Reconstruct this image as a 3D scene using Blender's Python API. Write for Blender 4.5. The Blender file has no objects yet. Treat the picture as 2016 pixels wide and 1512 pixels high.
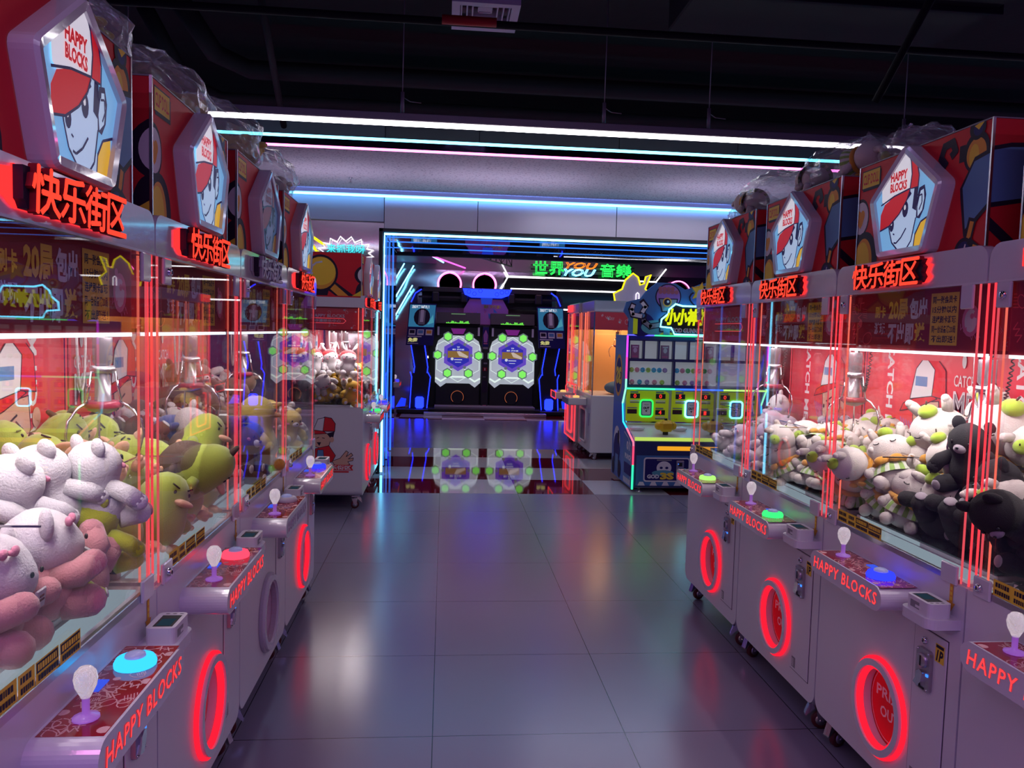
import bpy, bmesh, math, random
import numpy as np
from mathutils import Vector, Matrix, Euler
R = math.radians
PI = math.pi
random.seed(7)
scene = bpy.context.scene
COL = scene.collection

# ------------------------------------------------------------------ camera
CAM_M = Matrix(((0.99593, -0.02050, -0.08778), (-0.08738, 0.06968, -0.99374), (0.02649, 0.99736, 0.06760)))
cam_d = bpy.data.cameras.new('camera')
cam_d.lens = 1515.0 / 2016.0 * 36.0
cam_d.sensor_width = 36.0
cam_d.clip_end = 100
cam = bpy.data.objects.new('camera', cam_d)
COL.objects.link(cam)
_y = Vector((-133.0, 106.0, -1515.0)).normalized()
_x = Vector((17000.0, -350.0, -1515.0)); _x = (_x - _y * _x.dot(_y)).normalized()
_z = _x.cross(_y)
CAM_M = Matrix((_x, _y, _z))
cam.matrix_world = Matrix.Translation((0, 0, 1.66)) @ CAM_M.to_4x4()
scene.camera = cam

# ------------------------------------------------------------------ world, exposure
w = bpy.data.worlds.new('arcade_air'); scene.world = w
w.use_nodes = True
_bg = w.node_tree.nodes['Background']
_bg.inputs[0].default_value = (0.34, 0.17, 0.85, 1)
_bg.inputs[1].default_value = 0.17
vs = scene.view_settings
scene.display_settings.display_device = 'sRGB'
vs.view_transform = 'Standard'; vs.look = 'None'; vs.exposure = 0.0; vs.gamma = 1.0
vs.use_curve_mapping = False
scene.cycles.use_denoising = True
scene.cycles.max_bounces = 8
scene.cycles.diffuse_bounces = 2
scene.cycles.glossy_bounces = 4
scene.cycles.transmission_bounces = 4
scene.cycles.transparent_max_bounces = 40
scene.cycles.caustics_reflective = False
scene.cycles.caustics_refractive = False
scene.cycles.sample_clamp_indirect = 3.0

# ------------------------------------------------------------------ materials
MATS = {}
def mat(name, col=(.8, .8, .8), rough=.5, metal=0., emit=0., ecol=None, bump=0., bscale=40., var=0., vscale=8., coat=0., sheen=0., spec=.5):
    if name in MATS: return MATS[name]
    m = bpy.data.materials.new(name); m.use_nodes = True
    nt = m.node_tree; b = nt.nodes['Principled BSDF']
    c4 = (*col, 1)
    b.inputs['Base Color'].default_value = c4
    b.inputs['Roughness'].default_value = rough
    b.inputs['Metallic'].default_value = metal
    b.inputs['Specular IOR Level'].default_value = spec
    if coat: b.inputs['Coat Weight'].default_value = coat; b.inputs['Coat Roughness'].default_value = .06
    if sheen: b.inputs['Sheen Weight'].default_value = sheen; b.inputs['Sheen Roughness'].default_value = .5
    if emit:
        b.inputs['Emission Color'].default_value = (*(ecol or col), 1)
        b.inputs['Emission Strength'].default_value = emit
    if bump or var:
        tc = nt.nodes.new('ShaderNodeTexCoord')
        nz = nt.nodes.new('ShaderNodeTexNoise'); nz.inputs['Scale'].default_value = bscale if bump else vscale
        nz.inputs['Detail'].default_value = 3
        nt.links.new(tc.outputs['Object'], nz.inputs['Vector'])
        if bump:
            bp = nt.nodes.new('ShaderNodeBump'); bp.inputs['Strength'].default_value = bump
            bp.inputs['Distance'].default_value = .01
            nt.links.new(nz.outputs['Fac'], bp.inputs['Height'])
            nt.links.new(bp.outputs['Normal'], b.inputs['Normal'])
        if var:
            mx = nt.nodes.new('ShaderNodeMix'); mx.data_type = 'RGBA'
            mx.inputs[6].default_value = tuple(x * (1 - var) for x in col) + (1,)
            mx.inputs[7].default_value = tuple(min(1, x * (1 + var)) for x in col) + (1,)
            nt.links.new(nz.outputs['Fac'], mx.inputs[0])
            nt.links.new(mx.outputs[2], b.inputs['Base Color'])
    MATS[name] = m
    return m

def emis(name, col, s):
    if name in MATS: return MATS[name]
    m = bpy.data.materials.new(name); m.use_nodes = True
    nt = m.node_tree; nt.nodes.clear()
    o = nt.nodes.new('ShaderNodeOutputMaterial'); e = nt.nodes.new('ShaderNodeEmission')
    e.inputs[0].default_value = (*col, 1); e.inputs[1].default_value = s
    nt.links.new(e.outputs[0], o.inputs[0]); MATS[name] = m
    return m

def pane(name, tint=(1, 1, 1), ior=1.45, rough=.0, wav=0., base=0.0, haze=0.):
    """thin clear sheet: straight-through transparency with a fresnel mirror on top"""
    if name in MATS: return MATS[name]
    m = bpy.data.materials.new(name); m.use_nodes = True
    nt = m.node_tree; nt.nodes.clear(); N = nt.nodes.new; L = nt.links.new
    o = N('ShaderNodeOutputMaterial'); mx = N('ShaderNodeMixShader'); t = N('ShaderNodeBsdfTransparent'); g = N('ShaderNodeBsdfGlossy')
    f = N('ShaderNodeFresnel'); ge = N('ShaderNodeNewGeometry'); mr = N('ShaderNodeMapRange')
    mr.inputs[3].default_value = ior; mr.inputs[4].default_value = 1 / ior
    L(ge.outputs['Backfacing'], mr.inputs[0]); L(mr.outputs[0], f.inputs[0])
    t.inputs[0].default_value = (*tint, 1); g.inputs[1].default_value = rough
    g.inputs[0].default_value = (.9, .9, .9, 1)
    fac = f.outputs[0]
    if base:
        a = N('ShaderNodeMath'); a.operation = 'ADD'; a.inputs[1].default_value = base; L(f.outputs[0], a.inputs[0]); fac = a.outputs[0]
    if wav:
        tc = N('ShaderNodeTexCoord'); nz = N('ShaderNodeTexNoise'); nz.inputs['Scale'].default_value = wav
        nz.inputs['Detail'].default_value = 4
        bp = N('ShaderNodeBump'); bp.inputs['Strength'].default_value = .6; bp.inputs['Distance'].default_value = .02
        L(tc.outputs['Object'], nz.inputs[0]); L(nz.outputs[0], bp.inputs['Height']); L(bp.outputs[0], g.inputs['Normal']); L(bp.outputs[0], f.inputs['Normal'])
    L(fac, mx.inputs[0]); L(t.outputs[0], mx.inputs[1]); L(g.outputs[0], mx.inputs[2]); L(mx.outputs[0], o.inputs[0])
    if haze:
        df = N('ShaderNodeBsdfDiffuse'); df.inputs[0].default_value = (.8, .78, .8, 1); m2 = N('ShaderNodeMixShader'); m2.inputs[0].default_value = haze
        L(t.outputs[0], m2.inputs[1]); L(df.outputs[0], m2.inputs[2]); L(m2.outputs[0], mx.inputs[1])
    MATS[name] = m
    return m

def steel(name, col, rough, scale, strength, dist=.06, stretch=(1, 1, 1)):
    m = mat(name, col, rough, 1.0)
    nt = m.node_tree; b = nt.nodes['Principled BSDF']; N = nt.nodes.new; L = nt.links.new
    tc = N('ShaderNodeTexCoord'); mp = N('ShaderNodeMapping'); mp.inputs['Scale'].default_value = stretch
    nz = N('ShaderNodeTexNoise'); nz.inputs['Scale'].default_value = scale; nz.inputs['Detail'].default_value = 1
    bp = N('ShaderNodeBump'); bp.inputs['Strength'].default_value = strength; bp.inputs['Distance'].default_value = dist
    L(tc.outputs['Object'], mp.inputs[0]); L(mp.outputs[0], nz.inputs[0]); L(nz.outputs[0], bp.inputs['Height']); L(bp.outputs[0], b.inputs['Normal'])
    return m

WHITE = mat('white_powder_coat', (.74, .72, .76), .32, bump=.02, bscale=300, coat=.25)
WHITE_GLOSS = mat('white_moulded_gloss', (.74, .72, .76), .13, bump=.06, bscale=45, coat=.6)
GREYLET = mat('unlit_sign_plastic', (.5, .46, .55), .35)
BLACK = mat('black_plastic', (.008, .008, .010), .55, bump=.02)
DARK = mat('dark_outline_print', (.022, .012, .035), .55, spec=.25)
REDP = mat('red_print', (.72, .022, .035), .55, var=.06, spec=.25)
REDB = mat('red_backdrop_print', (.80, .055, .075), .4, var=.05)
DRED = mat('deep_red_print', (.32, .006, .016), .55, spec=.25)
YEL = mat('yellow_print', (.95, .68, .06), .55, spec=.25)
AMB = mat('amber_print', (.85, .38, .05), .55, spec=.25)
BLUEP = mat('slate_blue_print', (.13, .29, .52), .55, spec=.25)
NAVY = mat('navy_print', (.02, .015, .14), .55, spec=.25)
WPR = mat('white_print', (.78, .76, .78), .55, spec=.25)
PINKP = mat('pink_print', (.75, .2, .35), .55, spec=.25)
SKINP = mat('peach_print', (.72, .42, .30), .45)
LILAC = mat('lilac_print', (.35, .15, .5), .45)
GREYP = mat('grey_print', (.25, .24, .27), .45)
CHROME = mat('polished_metal', (.75, .75, .78), .12, 1.0, bump=.02)
ALU = mat('brushed_aluminium', (.55, .54, .57), .3, 1.0, bump=.03, bscale=120)
ZINC = mat('zinc_plate', (.5, .48, .52), .38, 1.0, bump=.05, bscale=60)
RUBBER = mat('black_rubber', (.02, .02, .022), .7, bump=.05)
REDRUB = mat('red_polyurethane', (.09, .008, .014), .5, bump=.03)
E_RED = emis('red_led', (1, .05, .07), 1.3)
E_RING = emis('ring_led', (1, .012, .035), 1.25)
E_RED2 = emis('red_led_soft', (1, .10, .13), .85)
E_ORG = emis('orange_led', (1, .17, .11), 1.1)
E_REDSIGN = emis('red_sign_light', (1, .02, .02), 2.2)
E_LTR = emis('lit_letter_red', (1, .055, .03), 1.35)
E_TXT = emis('lit_text_red', (1, .05, .06), 1.3)
E_WHITE = emis('white_tube_light', (1, .94, 1), 11.0)
E_WSTRIP = emis('cool_white_led', (.8, .92, 1), 2.2)
E_PANEL = emis('cool_white_panel', (.6, .78, .9), .42)
E_CYAN = emis('cyan_neon', (.11, .66, .95), 7.0)
E_CYANW = emis('pale_cyan_neon', (.13, .56, .85), 7)
E_PINK = emis('pink_neon', (1, .12, .5), 7)
E_MAG = emis('magenta_neon', (1, .12, .75), 2.0)
E_BLUE = emis('blue_led', (.008, .02, 1), 5)
E_SKY = emis('sky_blue_led', (.04, .22, 1), 1.6)
E_GREEN = emis('green_neon', (.03, 1, .12), 1.4)
E_ORN = emis('orange_neon', (1, .22, .02), 1.6)
E_YEL = emis('yellow_neon', (1, .85, .01), 1.5)
E_WN = emis('white_neon', (1, .96, 1), 3.0)
GLASS = pane('clear_glass', (.985, .98, .985), 1.42)
ACRYL = pane('clear_acrylic', (.98, .97, .98), 1.3)
FILM = pane('crinkled_plastic_film', (.95, .95, .97), 1.5, .2, 22., .03, .2)

# ------------------------------------------------------------------ mesh builder
class MB:
    def __init__(s): s.v = []; s.f = []; s.mi = []; s.m = []; s.sm = []
    def k(s, m):
        if m not in s.m: s.m.append(m)
        return s.m.index(m)
    def add(s, vs, fs, m, smooth=False):
        o = len(s.v); s.v += [tuple(p) for p in vs]; k = s.k(m)
        for f in fs: s.f.append([i + o for i in f]); s.mi.append(k); s.sm.append(smooth)
        return s
    def box(s, x0, x1, y0, y1, z0, z1, m, c=0.0):
        if x1 < x0: x0, x1 = x1, x0
        if y1 < y0: y0, y1 = y1, y0
        if z1 < z0: z0, z1 = z1, z0
        c = min(c, (x1 - x0) * .45, (y1 - y0) * .45, (z1 - z0) * .45)
        if c <= 0:
            vs = [(x, y, z) for x in (x0, x1) for y in (y0, y1) for z in (z0, z1)]
            return s.add(vs, [(0, 1, 3, 2), (4, 6, 7, 5), (0, 4, 5, 1), (2, 3, 7, 6), (0, 2, 6, 4), (1, 5, 7, 3)], m)
        vs = []; idx = {}
        X = (x0, x1); Y = (y0, y1); Z = (z0, z1)
        for i in (0, 1):
            for j in (0, 1):
                for k in (0, 1):
                    sx, sy, sz = (1 - 2 * i) * c, (1 - 2 * j) * c, (1 - 2 * k) * c
                    for a in range(3):
                        p = [X[i] + sx, Y[j] + sy, Z[k] + sz]; p[a] = (X[i], Y[j], Z[k])[a]
                        idx[i, j, k, a] = len(vs); vs.append(p)
        fs = []
        for i in (0, 1):
            fs.append([idx[i, 0, 0, 0], idx[i, 0, 1, 0], idx[i, 1, 1, 0], idx[i, 1, 0, 0]])
            fs.append([idx[0, i, 0, 1], idx[1, i, 0, 1], idx[1, i, 1, 1], idx[0, i, 1, 1]])
            fs.append([idx[0, 0, i, 2], idx[0, 1, i, 2], idx[1, 1, i, 2], idx[1, 0, i, 2]])
        for i in (0, 1):
            for j in (0, 1):
                fs.append([idx[i, j, 0, 0], idx[i, j, 1, 0], idx[i, j, 1, 1], idx[i, j, 0, 1]])
                fs.append([idx[i, 0, j, 0], idx[i, 1, j, 0], idx[i, 1, j, 2], idx[i, 0, j, 2]])
                fs.append([idx[0, i, j, 1], idx[1, i, j, 1], idx[1, i, j, 2], idx[0, i, j, 2]])
                for k in (0, 1): fs.append([idx[i, j, k, 0], idx[i, j, k, 1], idx[i, j, k, 2]])
        return s.add(vs, fs, m)
    def prism(s, pts, a0, a1, m, axis='y', mside=None):
        """closed 2-D outline pushed along an axis (x: (y,z); y: (x,z); z: (x,y))"""
        n = len(pts)
        def P(p, a):
            return (a, p[0], p[1]) if axis == 'x' else ((p[0], a, p[1]) if axis == 'y' else (p[0], p[1], a))
        vs = [P(p, a0) for p in pts] + [P(p, a1) for p in pts]
        s.add(vs, [list(range(n)), list(range(2 * n - 1, n - 1, -1))], m)
        s.add(vs, [(i, (i + 1) % n, n + (i + 1) % n, n + i) for i in range(n)], mside or m)
        return s
    def tube(s, pts, r, m, n=8, closed=False, cap=True):
        pts = [Vector(p) for p in pts]; N = len(pts); rs = r if isinstance(r, (list, tuple)) else [r] * N
        vs = []; up = None
        for i, p in enumerate(pts):
            a = pts[i - 1] if (i or closed) else p; b = pts[(i + 1) % N] if (i < N - 1 or closed) else p
            t = (b - a).normalized() if (b - a).length > 1e-9 else Vector((0, 0, 1))
            if up is None: up = t.orthogonal().normalized()
            up = (up - t * up.dot(t)); up = up.normalized() if up.length > 1e-6 else t.orthogonal().normalized()
            sd = t.cross(up)
            for j in range(n):
                q = 2 * PI * j / n; vs.append(p + (up * math.cos(q) + sd * math.sin(q)) * rs[i])
        fs = []
        for i in range(N if closed else N - 1):
            for j in range(n):
                a = i * n + j; b = i * n + (j + 1) % n; c = ((i + 1) % N) * n + (j + 1) % n; d = ((i + 1) % N) * n + j
                fs.append((a, b, c, d))
        if cap and not closed: fs += [list(range(n - 1, -1, -1)), [(N - 1) * n + j for j in range(n)]]
        return s.add(vs, fs, m, True)
    def lathe(s, prof, m, n=20, org=(0, 0, 0), axis='z', sy=1.0):
        """prof: (radius, height) list"""
        vs = []; o = org
        for r, h in prof:
            for j in range(n):
                q = 2 * PI * j / n; a, b = r * math.cos(q), r * math.sin(q) * sy
                vs.append({'z': (o[0] + a, o[1] + b, o[2] + h), 'y': (o[0] + a, o[1] + h, o[2] + b), 'x': (o[0] + h, o[1] + a, o[2] + b)}[axis])
        fs = [(i * n + j, i * n + (j + 1) % n, (i + 1) * n + (j + 1) % n, (i + 1) * n + j) for i in range(len(prof) - 1) for j in range(n)]
        s.add(vs, fs, m, True)
        if prof[0][0] > 1e-6: s.add(vs[:n], [list(range(n))], m)
        if prof[-1][0] > 1e-6: s.add(vs[-n:], [list(range(n))], m)
        return s
    def ball(s, c, r, m, n=12, k=8):
        if not isinstance(r, (tuple, list)): r = (r, r, r)
        vs = []
        for i in range(k + 1):
            a = PI * i / k
            for j in range(n):
                q = 2 * PI * j / n
                vs.append((c[0] + r[0] * math.sin(a) * math.cos(q), c[1] + r[1] * math.sin(a) * math.sin(q), c[2] + r[2] * math.cos(a)))
        fs = [(i * n + j, (i + 1) * n + j, (i + 1) * n + (j + 1) % n, i * n + (j + 1) % n) for i in range(k) for j in range(n)]
        return s.add(vs, fs, m, True)
    def mesh(s, name):
        me = bpy.data.meshes.new(name)
        me.from_pydata(s.v, [], s.f)
        for m in s.m: me.materials.append(m)
        me.polygons.foreach_set('material_index', s.mi)
        me.polygons.foreach_set('use_smooth', s.sm)
        me.update()
        return me
    def build(s, name, parent=None, **kw): return link(name, s.mesh(name), parent, **kw)

def link(name, me, parent=None, loc=None, rot=None, scale=None, label=None):
    o = bpy.data.objects.new(name, me); COL.objects.link(o)
    if parent is not None: o.parent = parent
    if loc is not None: o.location = loc
    if rot is not None: o.rotation_euler = rot
    if scale is not None: o.scale = (scale,) * 3 if not isinstance(scale, (tuple, list)) else scale
    if label: o['label'] = label
    return o
CACHE = {}
def cached(name, fn, parent=None, key=None, **kw):
    key = key or name
    if key not in CACHE:
        b = fn(); CACHE[key] = b.mesh(name) if isinstance(b, MB) else b
    return link(name, CACHE[key], parent, **kw)
def thing(name, label, cat, loc=(0, 0, 0), rz=0, group=None, rot=None):
    o = bpy.data.objects.new(name, None); COL.objects.link(o); o.empty_display_size = .1
    o.location = loc; o.rotation_euler = rot or (0, 0, rz); o['label'] = label; o['category'] = cat
    if group: o['group'] = group
    return o
def tag(o, label, cat, group=None):
    o['label'] = label; o['category'] = cat
    if group: o['group'] = group
    return o
def struct(o, kind='structure'): o['kind'] = kind; return o

# ------------------------------------------------------------------ lettering and flat print
_TX = {}
def text2d(s, weight=0., shear=0., res=2, spacing=1.0):
    key = (s, weight, shear, spacing)
    if key in _TX: return _TX[key]
    c = bpy.data.curves.new('lettering', 'FONT'); c.body = s; c.size = 1; c.offset = weight; c.shear = shear
    c.resolution_u = res; c.space_character = spacing; c.align_x = 'LEFT'; c.fill_mode = 'FRONT'
    o = bpy.data.objects.new('lettering', c); COL.objects.link(o)
    bpy.context.view_layer.update()
    dg = bpy.context.evaluated_depsgraph_get()
    me = bpy.data.meshes.new_from_object(o.evaluated_get(dg))
    vs = [(v.co.x, v.co.y) for v in me.vertices]; fs = [list(p.vertices) for p in me.polygons]
    bpy.data.objects.remove(o); bpy.data.curves.remove(c); bpy.data.meshes.remove(me)
    if not vs: vs = [(0, 0), (1, 0), (1, 1)]; fs = []
    x0 = min(v[0] for v in vs); x1 = max(v[0] for v in vs); y0 = min(v[1] for v in vs); y1 = max(v[1] for v in vs)
    vs = [((x - x0) / (x1 - x0), (y - y0) / (y1 - y0)) for x, y in vs]
    _TX[key] = (vs, fs, (x1 - x0) / (y1 - y0)); return _TX[key]

class Art:
    """flat print on a panel. F maps (u, v, lift) to 3-D; every layer is lifted a little above the last"""
    def __init__(s, F, step=.00012): s.F = F; s.b = MB(); s.step = step * .2 if step > .0004 else step; s.n = 1; s.clip = None; s.hold = False
    def up(s): s.n += 1; return s
    def poly(s, pts, m, up=True):
        if s.clip: pts = clip_poly(pts, s.clip)
        if len(pts) < 3: return s
        if up and not s.hold: s.n += 1
        s.b.add([s.F(u, v, s.n * s.step) for u, v in pts], [list(range(len(pts)))], m); return s
    def rect(s, u0, v0, u1, v1, m): return s.poly([(u0, v0), (u1, v0), (u1, v1), (u0, v1)], m)
    def ell(s, cu, cv, ru, rv, m, n=28, rot=0, a0=0, a1=2 * PI):
        c, q = math.cos(rot), math.sin(rot); P = []
        for i in range(n):
            t = a0 + (a1 - a0) * i / (n if a1 - a0 > 6.28 else n - 1); x, y = ru * math.cos(t), rv * math.sin(t)
            P.append((cu + x * c - y * q, cv + x * q + y * c))
        return s.poly(P, m)
    def line(s, pts, wd, m):
        if not s.hold: s.n += 1
        for (a, b) in zip(pts[:-1], pts[1:]):
            dx, dy = b[0] - a[0], b[1] - a[1]; L = math.hypot(dx, dy) or 1; nx, ny = -dy / L * wd / 2, dx / L * wd / 2
            ex, ey = dx / L * wd * .3, dy / L * wd * .3
            s.poly([(a[0] + nx - ex, a[1] + ny - ey), (a[0] - nx - ex, a[1] - ny - ey), (b[0] - nx + ex, b[1] - ny + ey), (b[0] + nx + ex, b[1] + ny + ey)], m, False)
        return s
    def outl(s, pts, wd, m, mo):
        s.poly(pts, m); s.line(list(pts) + [pts[0]], wd, mo); return s
    def text(s, t, u0, v0, u1, v1, m, weight=0., shear=0., rot=0, spacing=1.0, keep=False):
        """fit lettering to a box; rot quarter turns counter-clockwise"""
        vs, fs, asp = text2d(t, weight, shear, 2, spacing)
        s.n += 1; P = []
        if keep:
            w_, h_ = u1 - u0, v1 - v0
            if w_ / h_ > asp: d = (w_ - h_ * asp) / 2; u0 += d; u1 -= d
            else: d = (h_ - w_ / asp) / 2; v0 += d; v1 -= d
        for x, y in vs:
            if rot == 1: x, y = 1 - y, x
            elif rot == 3: x, y = y, 1 - x
            P.append(s.F(u0 + (u1 - u0) * x, v0 + (v1 - v0) * y, s.n * s.step))
        s.b.add(P, fs, m); return s
def clip_poly(pts, box):
    x0, y0, x1, y1 = box
    for k, lim, sg in ((0, x0, 1), (0, x1, -1), (1, y0, 1), (1, y1, -1)):
        out = []
        for i in range(len(pts)):
            a, b = pts[i - 1], pts[i]; da, db = (a[k] - lim) * sg, (b[k] - lim) * sg
            if da * db < 0:
                t = da / (da - db); out.append((a[0] + (b[0] - a[0]) * t, a[1] + (b[1] - a[1]) * t))
            if db >= 0: out.append(b)
        pts = out
        if not pts: return []
    return pts
def text3d(b, t, F, u0, v0, u1, v1, d0, d1, m, ms=None, weight=0., shear=0., spacing=1.0):
    """solid letters: F(u, v, depth)"""
    vs, fs, _ = text2d(t, weight, shear, 2, spacing)
    P = [(u0 + (u1 - u0) * x, v0 + (v1 - v0) * y) for x, y in vs]; n = len(P)
    b.add([F(u, v, d1) for u, v in P], fs, m)
    cnt = {}
    for f in fs:
        for i in range(len(f)):
            e = (f[i - 1], f[i]); k = (min(e), max(e)); cnt[k] = None if k in cnt else e
    E = [e for e in cnt.values() if e]
    b.add([F(u, v, d1) for u, v in P] + [F(u, v, d0) for u, v in P], [(e[0], e[1], e[1] + n, e[0] + n) for e in E], ms or m)
def rrect(x0, y0, x1, y1, r, n=5, corners='abcd'):
    """rounded rectangle outline, counter-clockwise; corners a=bottom-left b=bottom-right c=top-right d=top-left"""
    P = []
    for k, (cx, cy, a, px, py) in {'a': (x0 + r, y0 + r, PI, x0, y0), 'b': (x1 - r, y0 + r, 1.5 * PI, x1, y0), 'c': (x1 - r, y1 - r, 0, x1, y1), 'd': (x0 + r, y1 - r, .5 * PI, x0, y1)}.items():
        if k in corners: P += [(cx + r * math.cos(a + .5 * PI * i / n), cy + r * math.sin(a + .5 * PI * i / n)) for i in range(n + 1)]
        else: P.append((px, py))
    return P
# ------------------------------------------------------------------ the big lights of the hall
def light_tube(name, label, a, b, r, m, group=None, housing=None, cat='light', rods=()):
    """a straight tube lamp between two points, with an optional grey aluminium back and hanging rods"""
    t = thing(name, label, cat, ((a[0] + b[0]) / 2, (a[1] + b[1]) / 2, (a[2] + b[2]) / 2), group=group)
    o = Vector(t.location); A = Vector(a) - o; B = Vector(b) - o
    MB().tube([A, B], r, m, 8).build('glowing_tube', t)
    if housing:
        h = MB(); h.box(A.x - .01, B.x + .01, -.028, .028, r * .6, r * .6 + housing, ALU_DARK, .004); h.build('housing', t)
    for i, (x, top) in enumerate(rods):
        h = MB(); h.tube([(x - o.x, 0, housing + r), (x - o.x, 0, housing + r + .13)], .012, ALU_DARK, 8)
        h.tube([(x - o.x, 0, housing + r + .12), (x - o.x + .004, 0, top - o.z)], .0035, ALU_DARK, 5)
        h.tube([(x - o.x, 0, housing + r + .1), (x - o.x + .05, .01, housing + r + .075), (x - o.x + .12, .01, housing + r + .07)], .003, ALU_DARK, 4)
        h.build('hanging_wire', t)
    return t
ALU_DARK = mat('satin_grey_housing', (.33, .3, .33), .45, .3, bump=.02)
light_tube('linear_lamp', 'long white linear lamp hanging on wires across the aisle', (-2.4, 5.12, 2.985), (4.6, 5.12, 2.985), .018, E_WHITE, housing=.05,
           rods=((-2.0, 3.9), (-.3, 3.9), (1.02, 3.9), (1.73, 3.9), (3.1, 3.9)))
light_tube('neon_tube', 'pale cyan neon tube under the dark ceiling, nearest of the three coloured ceiling lines', (-4.2, 5.85, 3.05), (6.2, 5.85, 3.05), .011, E_CYAN, cat='light')
light_tube('neon_tube', 'pink neon tube along the front edge of the speckled ceiling board', (-4.2, 6.17, 3.05), (6.2, 6.17, 3.05), .010, E_PINK, cat='light')
light_tube('neon_tube', 'bright cyan neon line where the speckled ceiling board meets the wall', (-4.2, 8.78, 3.13), (6.2, 8.78, 3.13), .013, E_CYANW, cat='light')
# unseen fill lamps added above the aisle, imagined as more ceiling tubes
def area(name, loc, rot, sx, sy, col, p, parent=None):
    d = bpy.data.lights.new(name, 'AREA'); d.shape = 'RECTANGLE'; d.size = sx; d.size_y = sy; d.color = col; d.energy = p
    o = bpy.data.objects.new(name, d); COL.objects.link(o); o.location = loc; o.rotation_euler = rot
    if parent: o.parent = parent
    return o
area('ceiling_fill_white', (.4, .6, 3.3), (0, 0, 0), 5.5, .08, (.75, .62, 1), 10)
area('ceiling_fill_pink', (.4, -.6, 3.3), (R(-12), 0, 0), 5.5, .08, (1, .30, .80), 48)
area('ceiling_fill_blue', (.4, -1.4, 3.3), (R(-14), 0, 0), 5.5, .08, (.28, .32, 1), 78)
area('ceiling_fill_mid', (.4, 3.0, 3.75), (0, 0, 0), 5.5, .08, (.5, .4, 1), 5)

# ------------------------------------------------------------------ floor
def tile_floor(name, col, col2, rough, grout=.004, px=.8, py=.788, ox=-.015, oy=7.787, checker=None, var=.12, gcol=(.012, .012, .014)):
    m = mat(name, col, rough, spec=.5 if checker else .85); nt = m.node_tree; b = nt.nodes['Principled BSDF']; N = nt.nodes.new; L = nt.links.new
    def math_(op, a, c=None, d=None):
        n = N('ShaderNodeMath'); n.operation = op
        for i, q in enumerate((a, c, d)):
            if q is None: continue
            if isinstance(q, (int, float)): n.inputs[i].default_value = q
            else: L(q, n.inputs[i])
        return n.outputs[0]
    tc = N('ShaderNodeTexCoord'); sp = N('ShaderNodeSeparateXYZ'); L(tc.outputs['Object'], sp.inputs[0])
    U = math_('DIVIDE', math_('SUBTRACT', sp.outputs[0], ox), px); V = math_('DIVIDE', math_('SUBTRACT', sp.outputs[1], oy), py)
    fu, fv = math_('FLOOR', U), math_('FLOOR', V)
    du = math_('MULTIPLY', math_('ABSOLUTE', math_('SUBTRACT', math_('SUBTRACT', U, fu), .5)), px)
    dv = math_('MULTIPLY', math_('ABSOLUTE', math_('SUBTRACT', math_('SUBTRACT', V, fv), .5)), py)
    g = math_('MAXIMUM', math_('GREATER_THAN', du, px / 2 - grout / 2), math_('GREATER_THAN', dv, py / 2 - grout / 2))
    mx = N('ShaderNodeMix'); mx.data_type = 'RGBA'
    if checker:
        par = math_('ABSOLUTE', math_('MODULO', math_('ADD', math_('ADD', fu, fv), 100.0), 2.0)); L(par, mx.inputs[0])
    else:
        nz = N('ShaderNodeTexNoise'); nz.inputs['Scale'].default_value = 1.3; nz.inputs['Detail'].default_value = 2; L(tc.outputs['Object'], nz.inputs[0])
        L(nz.outputs[0], mx.inputs[0])
        rr = N('ShaderNodeMapRange'); rr.inputs[3].default_value = rough * .92; rr.inputs[4].default_value = rough * 1.08
        L(nz.outputs[0], rr.inputs[0]); L(rr.outputs[0], b.inputs['Roughness'])
    mx.inputs[6].default_value = (*col, 1); mx.inputs[7].default_value = (*col2, 1)
    m2 = N('ShaderNodeMix'); m2.data_type = 'RGBA'; L(g, m2.inputs[0]); L(mx.outputs[2], m2.inputs[6]); m2.inputs[7].default_value = (*gcol, 1)
    L(m2.outputs[2], b.inputs['Base Color'])
    if not checker:
        n2 = N('ShaderNodeTexNoise'); n2.inputs['Scale'].default_value = 900; L(tc.outputs['Object'], n2.inputs[0])
        bp = N('ShaderNodeBump'); bp.inputs['Strength'].default_value = .04; bp.inputs['Distance'].default_value = .002
        L(n2.outputs[0], bp.inputs['Height']); L(bp.outputs[0], b.inputs['Normal'])
    return m
F_MATT = tile_floor('matt_grey_tile', (.20, .18, .265), (.225, .205, .29), .20)
F_GLOSS = tile_floor('polished_red_white_tile', (.55, .54, .6), (.13, .004, .012), .035, checker=True, py=.755, grout=.003)
def slab(name, x0, x1, y0, y1, z0, z1, m, kind='structure'):
    o = MB().box(x0, x1, y0, y1, z0, z1, m).build(name); o['kind'] = kind; return o
slab('floor', -7, 8, -4, 7.787, -.1, 0, F_MATT)
slab('floor_checkered', -7, 8, 7.787, 10.807, -.1, 0, F_GLOSS)
slab('floor_back', -7, 8, 10.807, 14.3, -.1, 0, F_MATT)
slab('floor_stage', -7, 8, 14.3, 18, -.1, 0, F_GLOSS)

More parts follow.
